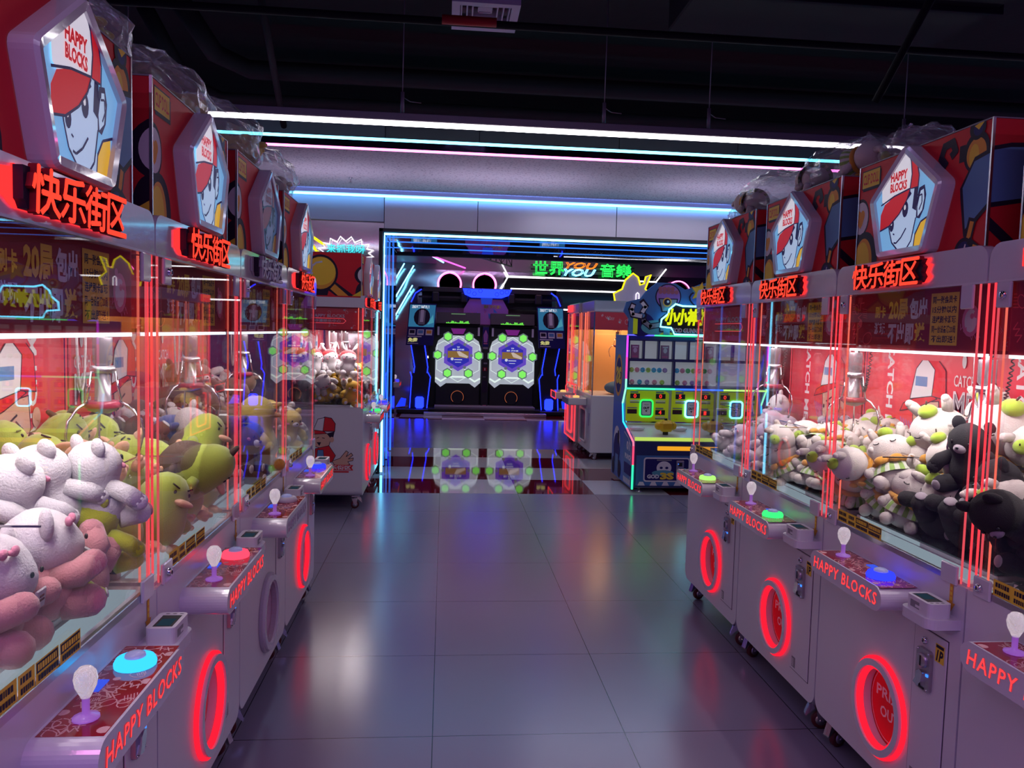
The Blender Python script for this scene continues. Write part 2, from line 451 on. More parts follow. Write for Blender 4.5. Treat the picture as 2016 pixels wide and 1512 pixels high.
# ------------------------------------------------------------------ ceiling and what hangs in it
C_BLACK = mat('black_sprayed_concrete', (.004, .0037, .006), .9, bump=.5, bscale=6)
slab('ceiling', -7, 8, -4, 18, 3.95, 4.05, C_BLACK)
PIPE = mat('black_sprayed_pipe', (.005, .0045, .008), .8, spec=.25, bump=.1, bscale=12)
DUCT = mat('black_sprayed_duct', (.012, .010, .018), .8, spec=.25, bump=.12, bscale=4)
def pipe(name, label, pts, r, cat='pipe', m=None):
    o = MB().tube(pts, r, m or PIPE, 10).build(name); return tag(o, label, cat)
pipe('ceiling_pipe', 'thin dark sprinkler pipe crossing the ceiling below the air vent', [(-4, 4.55, 3.42), (6, 4.55, 3.42)], .022)
pipe('ceiling_pipe', 'thick black pipe with an elbow under the ceiling, upper one of the pair', [(-1.75, 5.2, 3.75), (-1.7, 5.9, 3.62), (-1.5, 6.1, 3.58), (6, 6.1, 3.58)], .07)
pipe('ceiling_pipe', 'thick black pipe with an elbow under the ceiling, lower one of the pair', [(-2.0, 5.4, 3.72), (-2.0, 6.2, 3.5), (-1.8, 6.45, 3.45), (6, 6.45, 3.45)], .055)
pipe('ceiling_pipe', 'slanting black conduit above the left claw machines', [(-1.05, 4.0, 3.9), (-1.35, 6.6, 3.3)], .025)
pipe('ceiling_pipe', 'slanting black conduit above the nearest right claw machine', [(2.35, 3.4, 3.6), (2.2, 3.9, 2.9)], .02)
pipe('ceiling_pipe', 'red painted section of sprinkler pipe in front of the air vent', [(-.05, 4.52, 3.42), (.26, 4.52, 3.42)], .026, m=DRED)
def duct():
    t = thing('air_duct', 'black ventilation duct under the ceiling at upper right', 'duct', (2.0, 3.85, 3.72))
    b = MB()
    b.box(-.62, 1.15, -1.2, 1.1, -.12, .2, DUCT, .01); b.build('duct_body', t)
    for y in (-.62, -.05, .5): MB().box(-.66, 1.19, y - .02, y + .02, -.15, .2, DUCT, .004).build('flange', t)
    return t
duct()
def vent():
    t = thing('air_vent', 'square white ceiling air diffuser at top centre', 'vent', (.21, 4.92, 3.62))
    W = mat('vent_white_enamel', (.62, .55, .68), .5, bump=.02)
    b = MB(); b.box(-.205, .205, -.215, -.165, -.02, .02, W); b.box(-.205, .205, .165, .215, -.02, .02, W)
    b.box(-.205, -.155, -.165, .165, -.02, .02, W); b.box(.155, .205, -.165, .165, -.02, .02, W); b.build('frame', t)
    for k in range(4):
        s = .15 - k * .035; b = MB()
        for (x0, x1, y0, y1) in ((-s, s, -s, -s + .008), (-s, s, s - .008, s), (-s, -s + .008, -s, s), (s - .008, s, -s, s)):
            b.box(x0, x1, y0, y1, -.005 + .01 * k, .04 + .01 * k, W)
        b.build('louvre', t)
    b = MB(); b.box(-.045, .045, -.045, .045, .03, .04, W); b.build('centre_plate', t)
    b = MB(); b.box(-.2, .2, -.2, .2, .08, .16, BLACK); b.build('plenum', t)
vent()
# speckled board ceiling between the neon lines
def speckle():
    m = mat('speckled_ceiling_board', (.92, .86, .92), .75); nt = m.node_tree; b = nt.nodes['Principled BSDF']; N = nt.nodes.new; L = nt.links.new
    tc = N('ShaderNodeTexCoord'); mp = N('ShaderNodeMapping'); mp.inputs['Scale'].default_value = (26, 60, 1); vo = N('ShaderNodeTexVoronoi'); vo.inputs['Scale'].default_value = 1
    L(tc.outputs['Object'], mp.inputs[0]); L(mp.outputs[0], vo.inputs[0])
    lt = N('ShaderNodeMath'); lt.operation = 'LESS_THAN'; lt.inputs[1].default_value = .24; L(vo.outputs['Distance'], lt.inputs[0])
    mx = N('ShaderNodeMix'); mx.data_type = 'RGBA'; L(lt.outputs[0], mx.inputs[0]); mx.inputs[6].default_value = (.92, .86, .92, 1); mx.inputs[7].default_value = (.3, .24, .34, 1)
    L(mx.outputs[2], b.inputs['Base Color']); return m
slab('ceiling_board', -4.5, 6.5, 6.70, 8.72, 3.18, 3.22, speckle())
slab('trim_1', -4.5, 6.5, 6.68, 6.705, 3.165, 3.24, steel('dark_mirror_trim', (.3, .28, .4), .08, 3, .2))
slab('trim_2', -4.5, 6.5, 8.72, 8.78, 3.14, 3.22, mat('trim_white', (.6, .58, .65), .4))
t = thing('sprinkler_head', 'small sprinkler head under the speckled ceiling board', 'sprinkler', (-.98, 8.05, 3.18))
b = MB(); b.lathe([(.02, 0), (.02, -.006), (.008, -.01), (.008, -.05), (.018, -.052), (.018, -.056)], ALU, 10); b.build('body', t)

# ------------------------------------------------------------------ far walls
MIRW = steel('rippled_stainless_wall', (.68, .63, .68), .16, .45, .3, .3, (1, 1, 2.4))
MIRP = steel('soft_stainless_panel', (.46, .44, .48), .5, .5, .1, .05)
MIRC = steel('mirror_soffit', (.5, .5, .72), .03, .9, .12, .04)
WLAV = mat('wall_lavender', (.5, .46, .54), .55, bump=.05, bscale=5)
slab('wall_left', -6.8, -.705, 8.9, 9.0, 0, 2.86, MIRW)
slab('wall_left_upper', -6.8, -.705, 8.86, 9.0, 2.86, 3.95, WLAV)
for i, x in enumerate((-.70, .35, 1.95, 3.35)):
    slab('wall_front_%d' % (i + 1), x + .004, (.35, 1.95, 3.35, 6.8)[i] - .004, 8.84, 9.0, 2.745, 3.95, MIRP)
slab('ceiling_passage', -.70, 6.8, 9.0, 11.25, 2.745, 2.85, MIRC)
slab('wall_passage', -.80, -.705, 9.0, 11.25, 0, 2.745, MIRC)
slab('trim_3', -.705, 6.8, 11.25, 11.35, 2.72, 2.95, BLACK)
t = thing('neon_tube', 'pale cyan neon tube framing the wide doorway to the rear hall', 'neon light', (-.69, 8.82, 0))
b = MB(); b.tube([(0, 0, .02), (0, 0, 2.72), (6.6, 0, 2.72)], .014, E_CYANW, 8); b.build('glowing_tube', t)
b = MB(); b.box(-.06, -.02, -.02, .06, 0, 2.78, BLACK); b.box(-.06, 6.6, -.02, .06, 2.745, 2.78, BLACK); b.build('channel', t)
for k, y in enumerate((9.3, 9.8, 10.5)):
    t = thing('led_line', ['blue led line in the doorway reveal, first behind the cyan frame', 'blue led line in the doorway reveal, second behind the cyan frame', 'blue led line in the doorway reveal, third behind the cyan frame'][k], 'led light', (-.69, y, 0), group='blue lines in the doorway reveal')
    b = MB(); b.box(-.012, -.004, -.003, .003, .01, 2.74, E_SKY); b.box(-.012, 7.0, -.003, .003, 2.738, 2.744, E_SKY); b.build('glowing_strip', t)
# rear hall
slab('wall_rear', -6, 2.2, 17.0, 17.1, 0, 3.95, MIRW)
slab('wall_rear_upper', -6, 8, 16.96, 17.0, 2.98, 3.35, mat('wall_slate', (.2, .18, .22), .4, .6))
slab('wall_rear_black', 2.2, 8, 17.0, 17.1, 0, 3.95, mat('wall_black_gloss', (.01, .01, .012), .12))
slab('wall_rear_side', -1.55, -1.45, 11.3, 17.0, 0, 3.1, MIRW)
slab('ceiling_rear_board', -1.5, -.2, 11.3, 17.0, 3.1, 3.14, mat('board_plum', (.3, .2, .4), .5))
for (nm, lab, a, b_, r, m) in (
    ('neon_tube', 'cyan neon line running back along the rear ceiling, above the pink one', (-.72, 11.6, 3.03), (-.05, 15.8, 3.03), .016, E_CYANW),
    ('neon_tube', 'pink neon line running back along the rear ceiling', (-.74, 11.6, 2.93), (.42, 16.9, 3.02), .016, E_MAG)):
    light_tube(nm, lab, a, b_, r, m, cat='neon light')
def stick(label, p, q, m, r=.018, grp=None, nm='neon_stick', bk=.05):
    t = thing(nm, label, 'neon light', p, group=grp); o = Vector(p)
    MB().tube([(0, 0, 0), Vector(q) - o], r, m, 8).build('glowing_tube', t)
    b = MB()
    for s_ in (.15, .85):
        c = (Vector(q) - o) * s_; b.box(c.x - .012, c.x + .012, c.y, c.y + bk, c.z - .012, c.z + .012, CHROME)
    b.build('clip', t)

area('rear_hall_fill_violet', (.6, 13.2, 3.7), (0, 0, 0), 3.5, .1, (.75, .5, 1), 26)  # this and the rose one: unseen fill lights added to brighten the rear hall
area('rear_hall_fill_rose', (1.2, 15.0, 3.7), (R(10), 0, 0), 3.5, .1, (1, .45, .75), 22)
area('passage_lamp', (2.2, 8.2, 3.12), (0, 0, 0), 2.5, .08, (.8, .8, 1), 12)
for _x, _n in ((-1.3, 'left'), (.6, 'middle'), (2.9, 'right')):
    _a = area('board_upfill_' + _n, (_x, 7.75, 2.56), (R(180), 0, 0), 1.6, .6, (.8, .68, 1), 1.9); _a.data.spread = R(130)  # added upward fill, no fixture: brightens the speckled ceiling board
area('cyan_line_glow', (1.0, 8.72, 3.10), (R(180 - 40), 0, 0), 7.5, .03, (.12, .3, 1), 7)
# ------------------------------------------------------------------ claw machines
W, D = .862, .80
def body_front():
    """front plate with the oval prize opening, walls, bottom and back"""
    b = MB(); cx, cz, rx, rz = .465, .365, .122, .142
    out = rrect(.0, .125, W, .93, .055, 6, 'ab')
    ang = sorted(set([math.atan2(p[1] - cz, p[0] - cx) for p in out] + [-PI + 2 * PI * i / 48 for i in range(48)]))
    def hit(a):
        dx, dz = math.cos(a), math.sin(a); best = None
        for i in range(len(out)):
            (x1, z1), (x2, z2) = out[i - 1], out[i]; ex, ez = x2 - x1, z2 - z1; den = dx * ez - dz * ex
            if abs(den) < 1e-9: continue
            t = ((x1 - cx) * ez - (z1 - cz) * ex) / den; s_ = ((x1 - cx) * dz - (z1 - cz) * dx) / den
            if t > 0 and -1e-6 <= s_ <= 1 + 1e-6 and (best is None or t < best): best = t
        return (cx + dx * best, cz + dz * best)
    O = [hit(a) for a in ang]; I = [(cx + rx * math.cos(a), cz + rz * math.sin(a)) for a in ang]; n = len(ang)
    b.add([(p[0], 0, p[1]) for p in O] + [(p[0], 0, p[1]) for p in I], [(i, (i + 1) % n, n + (i + 1) % n, n + i) for i in range(n)], WHITE)
    b.add([(p[0], 0, p[1]) for p in I] + [(p[0], .04, p[1]) for p in I], [(i, (i + 1) % n, n + (i + 1) % n, n + i) for i in range(n)], WHITE)
    N_ = len(out)
    b.add([(p[0], 0, p[1]) for p in out] + [(p[0], D, p[1]) for p in out], [(i, (i + 1) % N_, N_ + (i + 1) % N_, N_ + i) for i in range(N_)], WHITE)
    b.add([(p[0], D, p[1]) for p in out], [list(range(N_))], WHITE)
    return b
def squiggles(a, u0, v0, u1, v1, n, m, seed, s=1.0):
    r = random.Random(seed); a.n += 1; a.hold = True
    for i in range(n):
        cu, cv = r.uniform(u0, u1), r.uniform(v0, v1); k = r.randrange(6); z = s * r.uniform(.6, 1.2); q = r.uniform(0, PI)
        def P(x, y): return (cu + (x * math.cos(q) - y * math.sin(q)) * z, cv + (x * math.sin(q) + y * math.cos(q)) * z)
        if k == 0: a.line([P(x * .008 - .02, .009 * (-1) ** x) for x in range(6)], .0026 * s, m)
        elif k == 1:
            for j in range(5): a.line([P(j * .006, 0), P(j * .006 + .006, .022)], .0016 * s, m)
        elif k == 2: a.line([P(-.014, 0), P(.014, 0)], .0026 * s, m).line([P(0, -.014), P(0, .014)], .0026 * s, m)
        elif k == 3: a.ell(cu, cv, .010 * z, .010 * z, m, 12)
        elif k == 4: a.line([P(.02 * math.cos(t), .014 * math.sin(t)) for t in [x * .55 for x in range(12)]], .0022 * s, m)
        else: a.line([P(-.02, -.008), P(.0, .012), P(.02, -.006)], .003 * s, m)
    a.hold = False; a.n += 1
def glow_ring(lit):
    def f():
        b = MB(); cx, cz = .465, .365; n = 48
        def ring(r0, r1, y0, y1, m):
            vs = []; sc = 1.16
            for rr, y in ((r0, y0), (r1, y0), (r1, y1), (r0, y1)):
                vs += [(cx + rr * math.cos(2 * PI * i / n), y, cz + (rr + .017) * math.sin(2 * PI * i / n)) for i in range(n)]
            b.add(vs, [(k * n + i, k * n + (i + 1) % n, ((k + 1) % 4) * n + (i + 1) % n, ((k + 1) % 4) * n + i) for k in range(4) for i in range(n)], m)
        a, c = (E_RING, E_ORG) if lit else (GREYLET, GREYLET)
        ring(.126, .150, -.026, -.001, WHITE_GLOSS); ring(.150, .161, -.014, -.001, a); ring(.116, .126, -.018, .004, a)
        return b
    return f
def prize_well():
    b = MB(); cx, cz = .465, .365; n = 40
    b.add([(cx + .124 * math.cos(2 * PI * i / n), .036, cz + .144 * math.sin(2 * PI * i / n)) for i in range(n)], [list(range(n))], DRED)
    a = Art(lambda u, v, l: (cx + u, .036 - l, cz + v)); a.ell(0, 0, .118, .137, REDP)
    a.text('PRIZE', -.085, .012, .085, .052, WPR, .02); a.text('OUT', -.055, -.055, .055, -.015, WPR, .02)
    a.line([(.112 * math.cos(t), .13 * math.sin(t)) for t in [x * .2 for x in range(32)]], .003, WPR)
    b2 = a.b; b.v, n0 = b.v, len(b.v); o = len(b.v)
    for fi, f in enumerate(b2.f): pass
    merge(b, b2); return b
def merge(b, c):
    o = len(b.v); b.v += c.v
    for f, mi, sm in zip(c.f, c.mi, c.sm):
        b.f.append([i + o for i in f]); b.mi.append(b.k(c.m[mi])); b.sm.append(sm)
    return b
def pill(x0, x1, z0, z1, n=8):
    return rrect(x0, z0, x1, z1, (z1 - z0) / 2 - .0005, n)
def console():
    b = MB(); b.prism(pill(.175, .66, .775, .858), -.14, .0, WHITE_GLOSS)
    return b
def console_print():
    a = Art(lambda u, v, l: (u, v, .858 + l)); a.rect(.215, -.134, .645, -.006, mat('console_red_gloss', (.34, .008, .018), .08, coat=.3))
    a.clip = (.217, -.132, .643, -.008)
    squiggles(a, .22, -.13, .64, -.01, 60, mat('pale_rose_print', (.75, .42, .42), .5), 3, 1.15)
    return a.b
def console_text(lit):
    def f():
        b = MB(); text3d(b, 'HAPPY BLOCKS', lambda u, v, l: (u, -.1405 - l, v), .205, .795, .635, .838, 0, .0012, E_TXT if lit else GREYLET, DRED if lit else GREYLET, .014, .12, 1.16)
        return b
    return f
def joystick():
    b = MB(); b.lathe([(.026, 0), (.026, .004), (.012, .008), (.0075, .012), (.0075, .045)], MATS.get('joy_clear') or mat('joy_clear', (.6, .5, .66), .08, emit=.25, ecol=(.4, .05, .9)), 14)
    return b
def crackle():
    m = mat('crackle_clear_ball', (.95, .85, .9), .06, bump=1.0, bscale=130, emit=.16); m.node_tree.nodes['Principled BSDF'].inputs['Transmission Weight'].default_value = .85; return m  # slight emission added to lift the clear ball, which is no lamp
def joyball():
    b = MB(); b.lathe([(.009, .043), (.012, .05), (.020, .066), (.023, .082), (.020, .097), (.012, .106), (0, .109)], crackle(), 16)
    return b
def push_button(m):
    def f():
        b = MB(); b.lathe([(.046, 0), (.047, .008), (.042, .018), (.030, .021)], m, 24)
        b.lathe([(.024, .019), (.022, .027), (.014, .031), (0, .032)], mat('frosted_cap', (.5, .5, .75), .12, emit=.12, ecol=(.3, .5, 1)), 20)
        return b
    return f
BTN = {'sky': emis('button_sky', (.03, .42, 1), 1.9), 'red': emis('button_red', (1, .06, .12), 1.5), 'blue': emis('button_blue', (.02, .03, 1), 2.2),
       'green': emis('button_green', (.05, 1, .22), 1.2), 'off': mat('button_off', (.6, .55, .62), .3), 'mix': emis('button_lime', (.45, .9, .2), 1.1)}
def reader():
    b = MB(); b.prism(rrect(.70, -.105, .852, .0, .03, 5, 'ab'), .797, .828, WHITE_GLOSS, 'z'); return b
def reader_box():
    b = MB(); b.prism(rrect(.722, -.095, .838, -.02, .014, 4), .828, .872, mat('reader_white', (.72, .7, .74), .3), 'z')
    a = Art(lambda u, v, l: (u, v, .872 + l)); a.rect(.735, -.085, .815, -.035, BLACK); a.rect(.741, -.078, .79, -.042, emis('reader_screen', (.12, .25, .4), .12))
    for k in range(3): a.ell(.826, -.08 + k * .018, .004, .006, GREYP, 8)
    a2 = Art(lambda u, v, l: (u, -.095 - l, v)); a2.rect(.745, .838, .79, .860, GREYP); a2.rect(.77, .842, .80, .85, WPR)
    merge(b, a.b); merge(b, a2.b); return b
def coin_door():
    b = MB(); b.box(.636, .806, -.0015, .004, .2, .742, mat('door_gap_shadow', (.08, .06, .1), .6)); b.box(.639, .803, -.004, .004, .203, .739, WHITE, .002)
    a = Art(lambda u, v, l: (u, -.004 - l, v)); a.rect(.655, .215, .69, .262, GREYP)
    for k in range(5): a.rect(.657, .221 + k * .007, .675, .224 + k * .007, WPR)
    a.rect(.75, .66, .793, .718, YEL).rect(.753, .705, .79, .715, DARK); a.text('1P', .755, .664, .789, .70, DARK, .04, .2)
    merge(b, a.b); return b
def coin_slot():
    b = MB(); b.prism(rrect(.672, .545, .742, .68, .012, 3), -.016, -.004, ZINC); b.lathe([(.024, 0), (.024, -.006), (.018, -.009), (0, -.009)], ZINC, 20, (.707, -.016, .642), 'y')
    b.box(.7045, .7095, -.0265, -.02, .626, .658, BLACK); b.prism([(.676, .56), (.70, .555), (.715, .575), (.722, .607), (.705, .612), (.69, .6), (.688, .58)], -.026, -.016, CHROME)
    b.box(.728, .738, -.019, -.016, .598, .606, E_SKY); b.box(.69, .72, -.018, -.016, .55, .556, BLACK)
    for x, z in ((.68, .672), (.734, .672), (.68, .553), (.734, .553)): b.ball((x, -.016, z), .004, CHROME, 8, 4)
    return b
def lock_mb(x, z, y=-.004):
    b = MB(); b.lathe([(.012, 0), (.012, -.008), (.008, -.011), (0, -.011)], CHROME, 14, (x, y, z), 'y'); b.box(x - .001, x + .001, y - .0125, y - .01, z - .005, z + .005, BLACK); return b
def header():
    b = MB(); b.prism(rrect(0, 1.838, W, 1.952, .045, 6, 'cd'), 0, .035, WHITE_GLOSS)
    b.prism([(0.006, 1.842), (W - .006, 1.842), (W - .006, 1.93), (.006, 1.93)], .035, D, WHITE)
    b.box(0, W, -.003, .0, 1.838, 1.844, WHITE)
    return b
def sign_back(lit):
    def f():
        b = MB(); b.prism([(.135, 1.925), (.175, 1.93), (.175, 1.936), (.6, 1.936), (.6, 1.93), (.585, 1.92), (.61, 1.915), (.595, 1.89), (.612, 1.875), (.59, 1.858), (.18, 1.858), (.16, 1.866), (.15, 1.874), (.135, 1.876)], -.006, -.001, E_REDSIGN if lit else GREYLET)
        b.prism([(.172, 1.934), (.588, 1.935), (.578, 1.92), (.592, 1.908), (.582, 1.89), (.594, 1.876), (.578, 1.858), (.186, 1.858), (.178, 1.87), (.172, 1.874)], -.024, -.006, DARK); return b
    return f
def sign_letters(lit):
    def f():
        b = MB(); m = E_LTR if lit else GREYLET
        for i, ch in enumerate('快乐街区'):
            for q, (dx, dz) in enumerate(((-.0024, 0), (.0024, 0), (0, .002), (0, -.002))):
                text3d(b, ch, lambda u, v, l: (u, -l, v), .180 + i * .102 + dx, 1.853 + dz, .180 + i * .102 + .102 + dx, 1.940 + dz, .02, .036 + q * .0001, m, DRED if lit else GREYLET, 0, .06)
        return b
    return f
def topper():
    b = MB(); [merge(b, f()) for f in (topper_print, topper_near, topper_far)]; b.box(.07, .80, .035, .74, 1.93, 2.332, REDP, .004)
    for x in (.07, .80): b.box(x - .003, x + .003, .032, .04, 1.94, 2.332, ALU)
    b.box(.07, .8, .034, .74, 2.330, 2.334, GREYP); return b
def topper_print():
    a = Art(lambda u, v, l: (.07 + u, .035 - l, 1.945 + v)); a.clip = (0.002, 0, .728, .384)
    # egg and yolk at the left edge
    a.ell(.015, .19, .062, .075, DARK).ell(.02, .19, .05, .062, WPR)
    a.ell(.005, .20, .016, .02, AMB, 14).ell(.03, .20, .016, .02, AMB, 14).poly([(-.01, .195), (.045, .195), (.03, .162), (.017, .15), (.005, .162)], AMB)
    a.ell(.055, .02, .092, .115, DARK).ell(.05, .015, .062, .095, AMB).ell(.042, .012, .052, .085, YEL)
    # label plate
    a.rect(.026, .290, .145, .357, DARK).rect(.018, .30, .138, .366, YEL).line([(.018, .30), (.138, .30), (.138, .366), (.018, .366), (.018, .30)], .004, DARK)
    a.text('CLIP DOLL', .026, .314, .130, .353, REDP, .02)
    # dark curl marks
    a.line([(.52, .29), (.495, .315), (.51, .35), (.55, .355), (.565, .325), (.55, .315)], .026, DARK).line([(.60, .29), (.60, .325)], .028, DARK)
    # bulb
    a.ell(.665, .30, .058, .062, DARK).ell(.665, .295, .044, .048, AMB).ell(.655, .29, .022, .036, YEL)
    a.ell(.665, .372, .036, .036, DARK).ell(.668, .368, .022, .02, NAVY).poly([(.65, .38), (.67, .365), (.70, .39)], YEL)
    # blade and handle
    a.poly([(.60, .20), (.605, .165), (.63, .045), (.74, .13), (.74, .30), (.66, .285)], DARK).poly([(.612, .20), (.635, .07), (.74, .145), (.74, .285), (.66, .272)], BLUEP)
    a.line([(.665, .09), (.64, .0)], .036, DARK).line([(.665, .085), (.642, .0)], .018, AMB)
    a.ell(.635, -.005, .046, .05, DARK).ell(.635, -.005, .034, .038, NAVY).line([(.626, -.025), (.642, .022)], .006, WPR)
    a.line([(.66, .03), (.75, -.03)], .022, DARK).poly([(.67, 0), (.71, 0), (.70, .012), (.678, .02)], AMB)
    return a.b
def topper_near():
    """print on the right-hand side of the box (local +x)"""
    a = Art(lambda u, v, l: (.80 + l, .035 + u, 1.945 + v)); a.clip = (.002, 0, .703, .384)
    a.poly([(-.01, .12), (-.01, .30), (.06, .315), (.18, .32), (.24, .28), (.255, .16), (.19, .155)], DARK).poly([(-.01, .135), (-.01, .288), (.06, .302), (.175, .306), (.225, .27), (.24, .175)], BLUEP)
    a.line([(.17, .15), (.32, .04)], .05, DARK).line([(.16, .16), (.33, .045)], .028, AMB).line([(.2, -.03), (.4, .17)], .05, DARK).line([(.2, -.03), (.4, .17)], .028, AMB)
    a.ell(.36, .09, .07, .075, DARK).ell(.36, .09, .05, .055, NAVY).ell(.55, .22, .11, .12, DARK).ell(.55, .22, .09, .1, YEL)
    a.line([(0, .08), (.1, 0)], .03, DARK)
    return a.b
def topper_far():
    """print on the left-hand side of the box (local -x): the magnifier"""
    a = Art(lambda u, v, l: (.07 - l, .74 - u, 1.945 + v)); a.clip = (.002, 0, .703, .384)
    a.ell(.78, .19, .14, .10, DARK).ell(.72, .19, .05, .062, WPR).ell(.70, .02, .05, .10, DARK)
    a.poly([(0, 0), (.30, 0), (.26, .1), (.1, .2), (0, .22)], BLUEP)
    a.poly([(.27, .07), (.42, .07), (.40, -.01), (.24, -.01)], DARK)
    a.line([(.42, .10), (.60, -.03)], .10, DARK).line([(.46, .07), (.59, -.04)], .06, AMB)
    a.ell(.34, .20, .155, .165, DARK).ell(.34, .20, .135, .145, AMB).ell(.34, .215, .133, .125, YEL)
    a.line([(.26, .22), (.265, .26), (.30, .29), (.35, .30)], .016, WPR).ell(.262, .195, .012, .012, WPR)
    a.poly([(.62, 0), (.7, 0), (.7, .05)], YEL)
    return a.b
PENT = [(.302, 1.956), (.574, 1.956), (.648, 2.176), (.440, 2.338), (.232, 2.176)]
def inset(P, d):
    cx = sum(p[0] for p in P) / len(P); cz = sum(p[1] for p in P) / len(P); out = []
    n = len(P)
    for i in range(n):
        a, b, c = Vector(P[i - 1]), Vector(P[i]), Vector(P[(i + 1) % n])
        e1 = (b - a).normalized(); e2 = (c - b).normalized(); n1 = Vector((-e1.y, e1.x)); n2 = Vector((-e2.y, e2.x))
        m = (n1 + n2).normalized(); q = b + m * (d / max(.3, m.dot(n1))); out.append((q.x, q.y))
    return out
def rounded(P, r, n=4):
    out = []; N_ = len(P)
    for i in range(N_):
        a, b, c = Vector(P[i - 1]), Vector(P[i]), Vector(P[(i + 1) % N_])
        p, q = b + (a - b).normalized() * r, b + (c - b).normalized() * r
        for k in range(n + 1):
            t = k / n; v = p * (1 - t) ** 2 + b * 2 * t * (1 - t) + q * t * t; out.append((v.x, v.y))
    return out
def pent_frame():
    b = MB(); o = rounded(PENT, .022); m_ = rounded(inset(PENT, .007), .02); i_ = rounded(inset(PENT, .026), .004); n = len(o)
    def ringf(A, ya, B, yb): b.add([(p[0], ya, p[1]) for p in A] + [(p[0], yb, p[1]) for p in B], [(i, (i + 1) % n, n + (i + 1) % n, n + i) for i in range(n)], WHITE_GLOSS, False)
    ringf(o, .034, o, -.012); ringf(o, -.012, m_, -.020); ringf(m_, -.020, i_, -.017); ringf(i_, -.017, i_, -.004)
    return b
def pent_picture(lit):
    def f():
        s_ = 'lit' if lit else 'dim'
        def q(nm, c, st=.55): return mat('portrait_%s_%s' % (nm, s_), c, .38, emit=st if lit else 0, ecol=c, spec=.25)
        BG, WH, RD, FC, DK, YL = q('blue', (.22, .52, .85)), q('white', (.85, .84, .9)), q('red', (.55, .008, .015)), q('pale', (.50, .66, .88)), q('dark', (.01, .004, .05)), q('gold', (.85, .5, .04))
        I = inset(PENT, .025); cx, cz = .440, 2.112; Z = 1.14
        a = Art(lambda u, v, l: (cx + u * Z, -.006 - l, cz + v * Z)); P = [((p[0] - cx) / Z, (p[1] - cz) / Z) for p in I]
        class CA(Art): pass
        a.poly(P, BG)
        def pc(pts, m):
            # keep every shape inside the pentagon
            out = list(pts)
            for i in range(len(P)):
                A, B = P[i], P[(i + 1) % len(P)]; nx, ny = -(B[1] - A[1]), B[0] - A[0]; res = []
                for j in range(len(out)):
                    p0, p1 = out[j - 1], out[j]; d0 = (p0[0] - A[0]) * nx + (p0[1] - A[1]) * ny; d1 = (p1[0] - A[0]) * nx + (p1[1] - A[1]) * ny
                    if d0 * d1 < 0: t = d0 / (d0 - d1); res.append((p0[0] + (p1[0] - p0[0]) * t, p0[1] + (p1[1] - p0[1]) * t))
                    if d1 >= 0: res.append(p1)
                out = res
                if len(out) < 3: return
            a.poly(out, m)
        def pl(pts, wd, m):
            for k in range(len(pts) - 1):
                (x1, y1), (x2, y2) = pts[k], pts[k + 1]; L_ = math.hypot(x2 - x1, y2 - y1) or 1; nx, ny = -(y2 - y1) / L_ * wd / 2, (x2 - x1) / L_ * wd / 2
                pc([(x1 - nx, y1 - ny), (x2 - nx, y2 - ny), (x2 + nx, y2 + ny), (x1 + nx, y1 + ny)], m)
        # collar, neck, ear, face
        pc([(.05, -.125), (.12, -.125), (.12, -.03), (.085, -.045), (.06, -.08)], YL); pl([(.05, -.125), (.06, -.08), (.085, -.045), (.13, -.03)], .0055, DK)
        pc([(.02, -.13), (.055, -.12), (.06, -.075), (.0, -.08)], FC); pl([(.055, -.125), (.062, -.075)], .0045, DK)
        pc([(.055, 0), (.07, .055), (.095, .06), (.105, .03), (.098, -.01), (.08, -.035), (.06, -.03)], DK); pc([(.066, .0), (.078, .045), (.092, .048), (.097, .02), (.09, -.012), (.07, -.028)], FC)
        face = [(-.085, .0), (-.072, -.05), (-.055, -.09), (-.015, -.122), (.02, -.12), (.045, -.095), (.062, -.03), (.062, .05), (.03, .07), (-.04, .04)]
        pc(face, FC); pl(face[:7], .0052, DK); pc([(.042, .0), (.048, .06), (.066, .06), (.062, -.01)], DK)
        # brows, eyes, mouth (plain cartoon features)
        pl([(-.02, .008), (.032, .048)], .011, DK); pl([(-.078, -.022), (-.052, -.014)], .009, DK)
        for ex, ez, k in ((.008, .002, 1.0), (-.058, -.038, .8)):
            pc([(ex + .015 * k * math.cos(t), ez + .024 * k * math.sin(t)) for t in [i * .52 for i in range(12)]], DK); pc([(ex - .002 + .005 * k * math.cos(t), ez + .006 + .008 * k * math.sin(t)) for t in [i * .8 for i in range(8)]], WH)
        pl([(-.042, -.092), (-.03, -.095), (-.005, -.08), (.018, -.055)], .0052, DK); pl([(-.048, -.064), (-.04, -.068)], .0045, DK); pl([(.072, .03), (.088, .034), (.09, .01), (.078, -.01)], .0045, DK)
        def dn(Q): return [(x, y - .018) for x, y in Q]
        # cap: brim, white front, red side
        pc(dn([(-.12, .02), (-.10, .05), (-.03, .075), (.03, .078), (.015, .045), (-.02, .01), (-.07, -.02), (-.12, -.03)]), RD); pl(dn([(-.12, -.03), (-.07, -.02), (-.02, .01), (.015, .045), (.03, .075)]), .0052, DK)
        pc(dn([(-.115, .06), (-.10, .05), (-.05, .068), (.03, .078), (.038, .14), (.02, .20), (-.03, .2), (-.12, .11)]), WH); pl(dn([(-.12, .05), (-.05, .068), (.03, .078), (.068, .076)]), .0052, DK)
        pc(dn([(.03, .078), (.068, .078), (.07, .12), (.055, .16), (.0, .22), (.028, .16), (.036, .12)]), RD); pl(dn([(.03, .078), (.036, .12), (.028, .16), (.005, .2)]), .0052, DK); pl(dn([(.068, .05), (.072, .11), (.055, .16)]), .005, DK)
        a.text('HAPPY', -.072, .094, .014, .122, RD, .05); a.text('BLOCKS', -.072, .062, .014, .090, RD, .05)
        return a.b
    return f
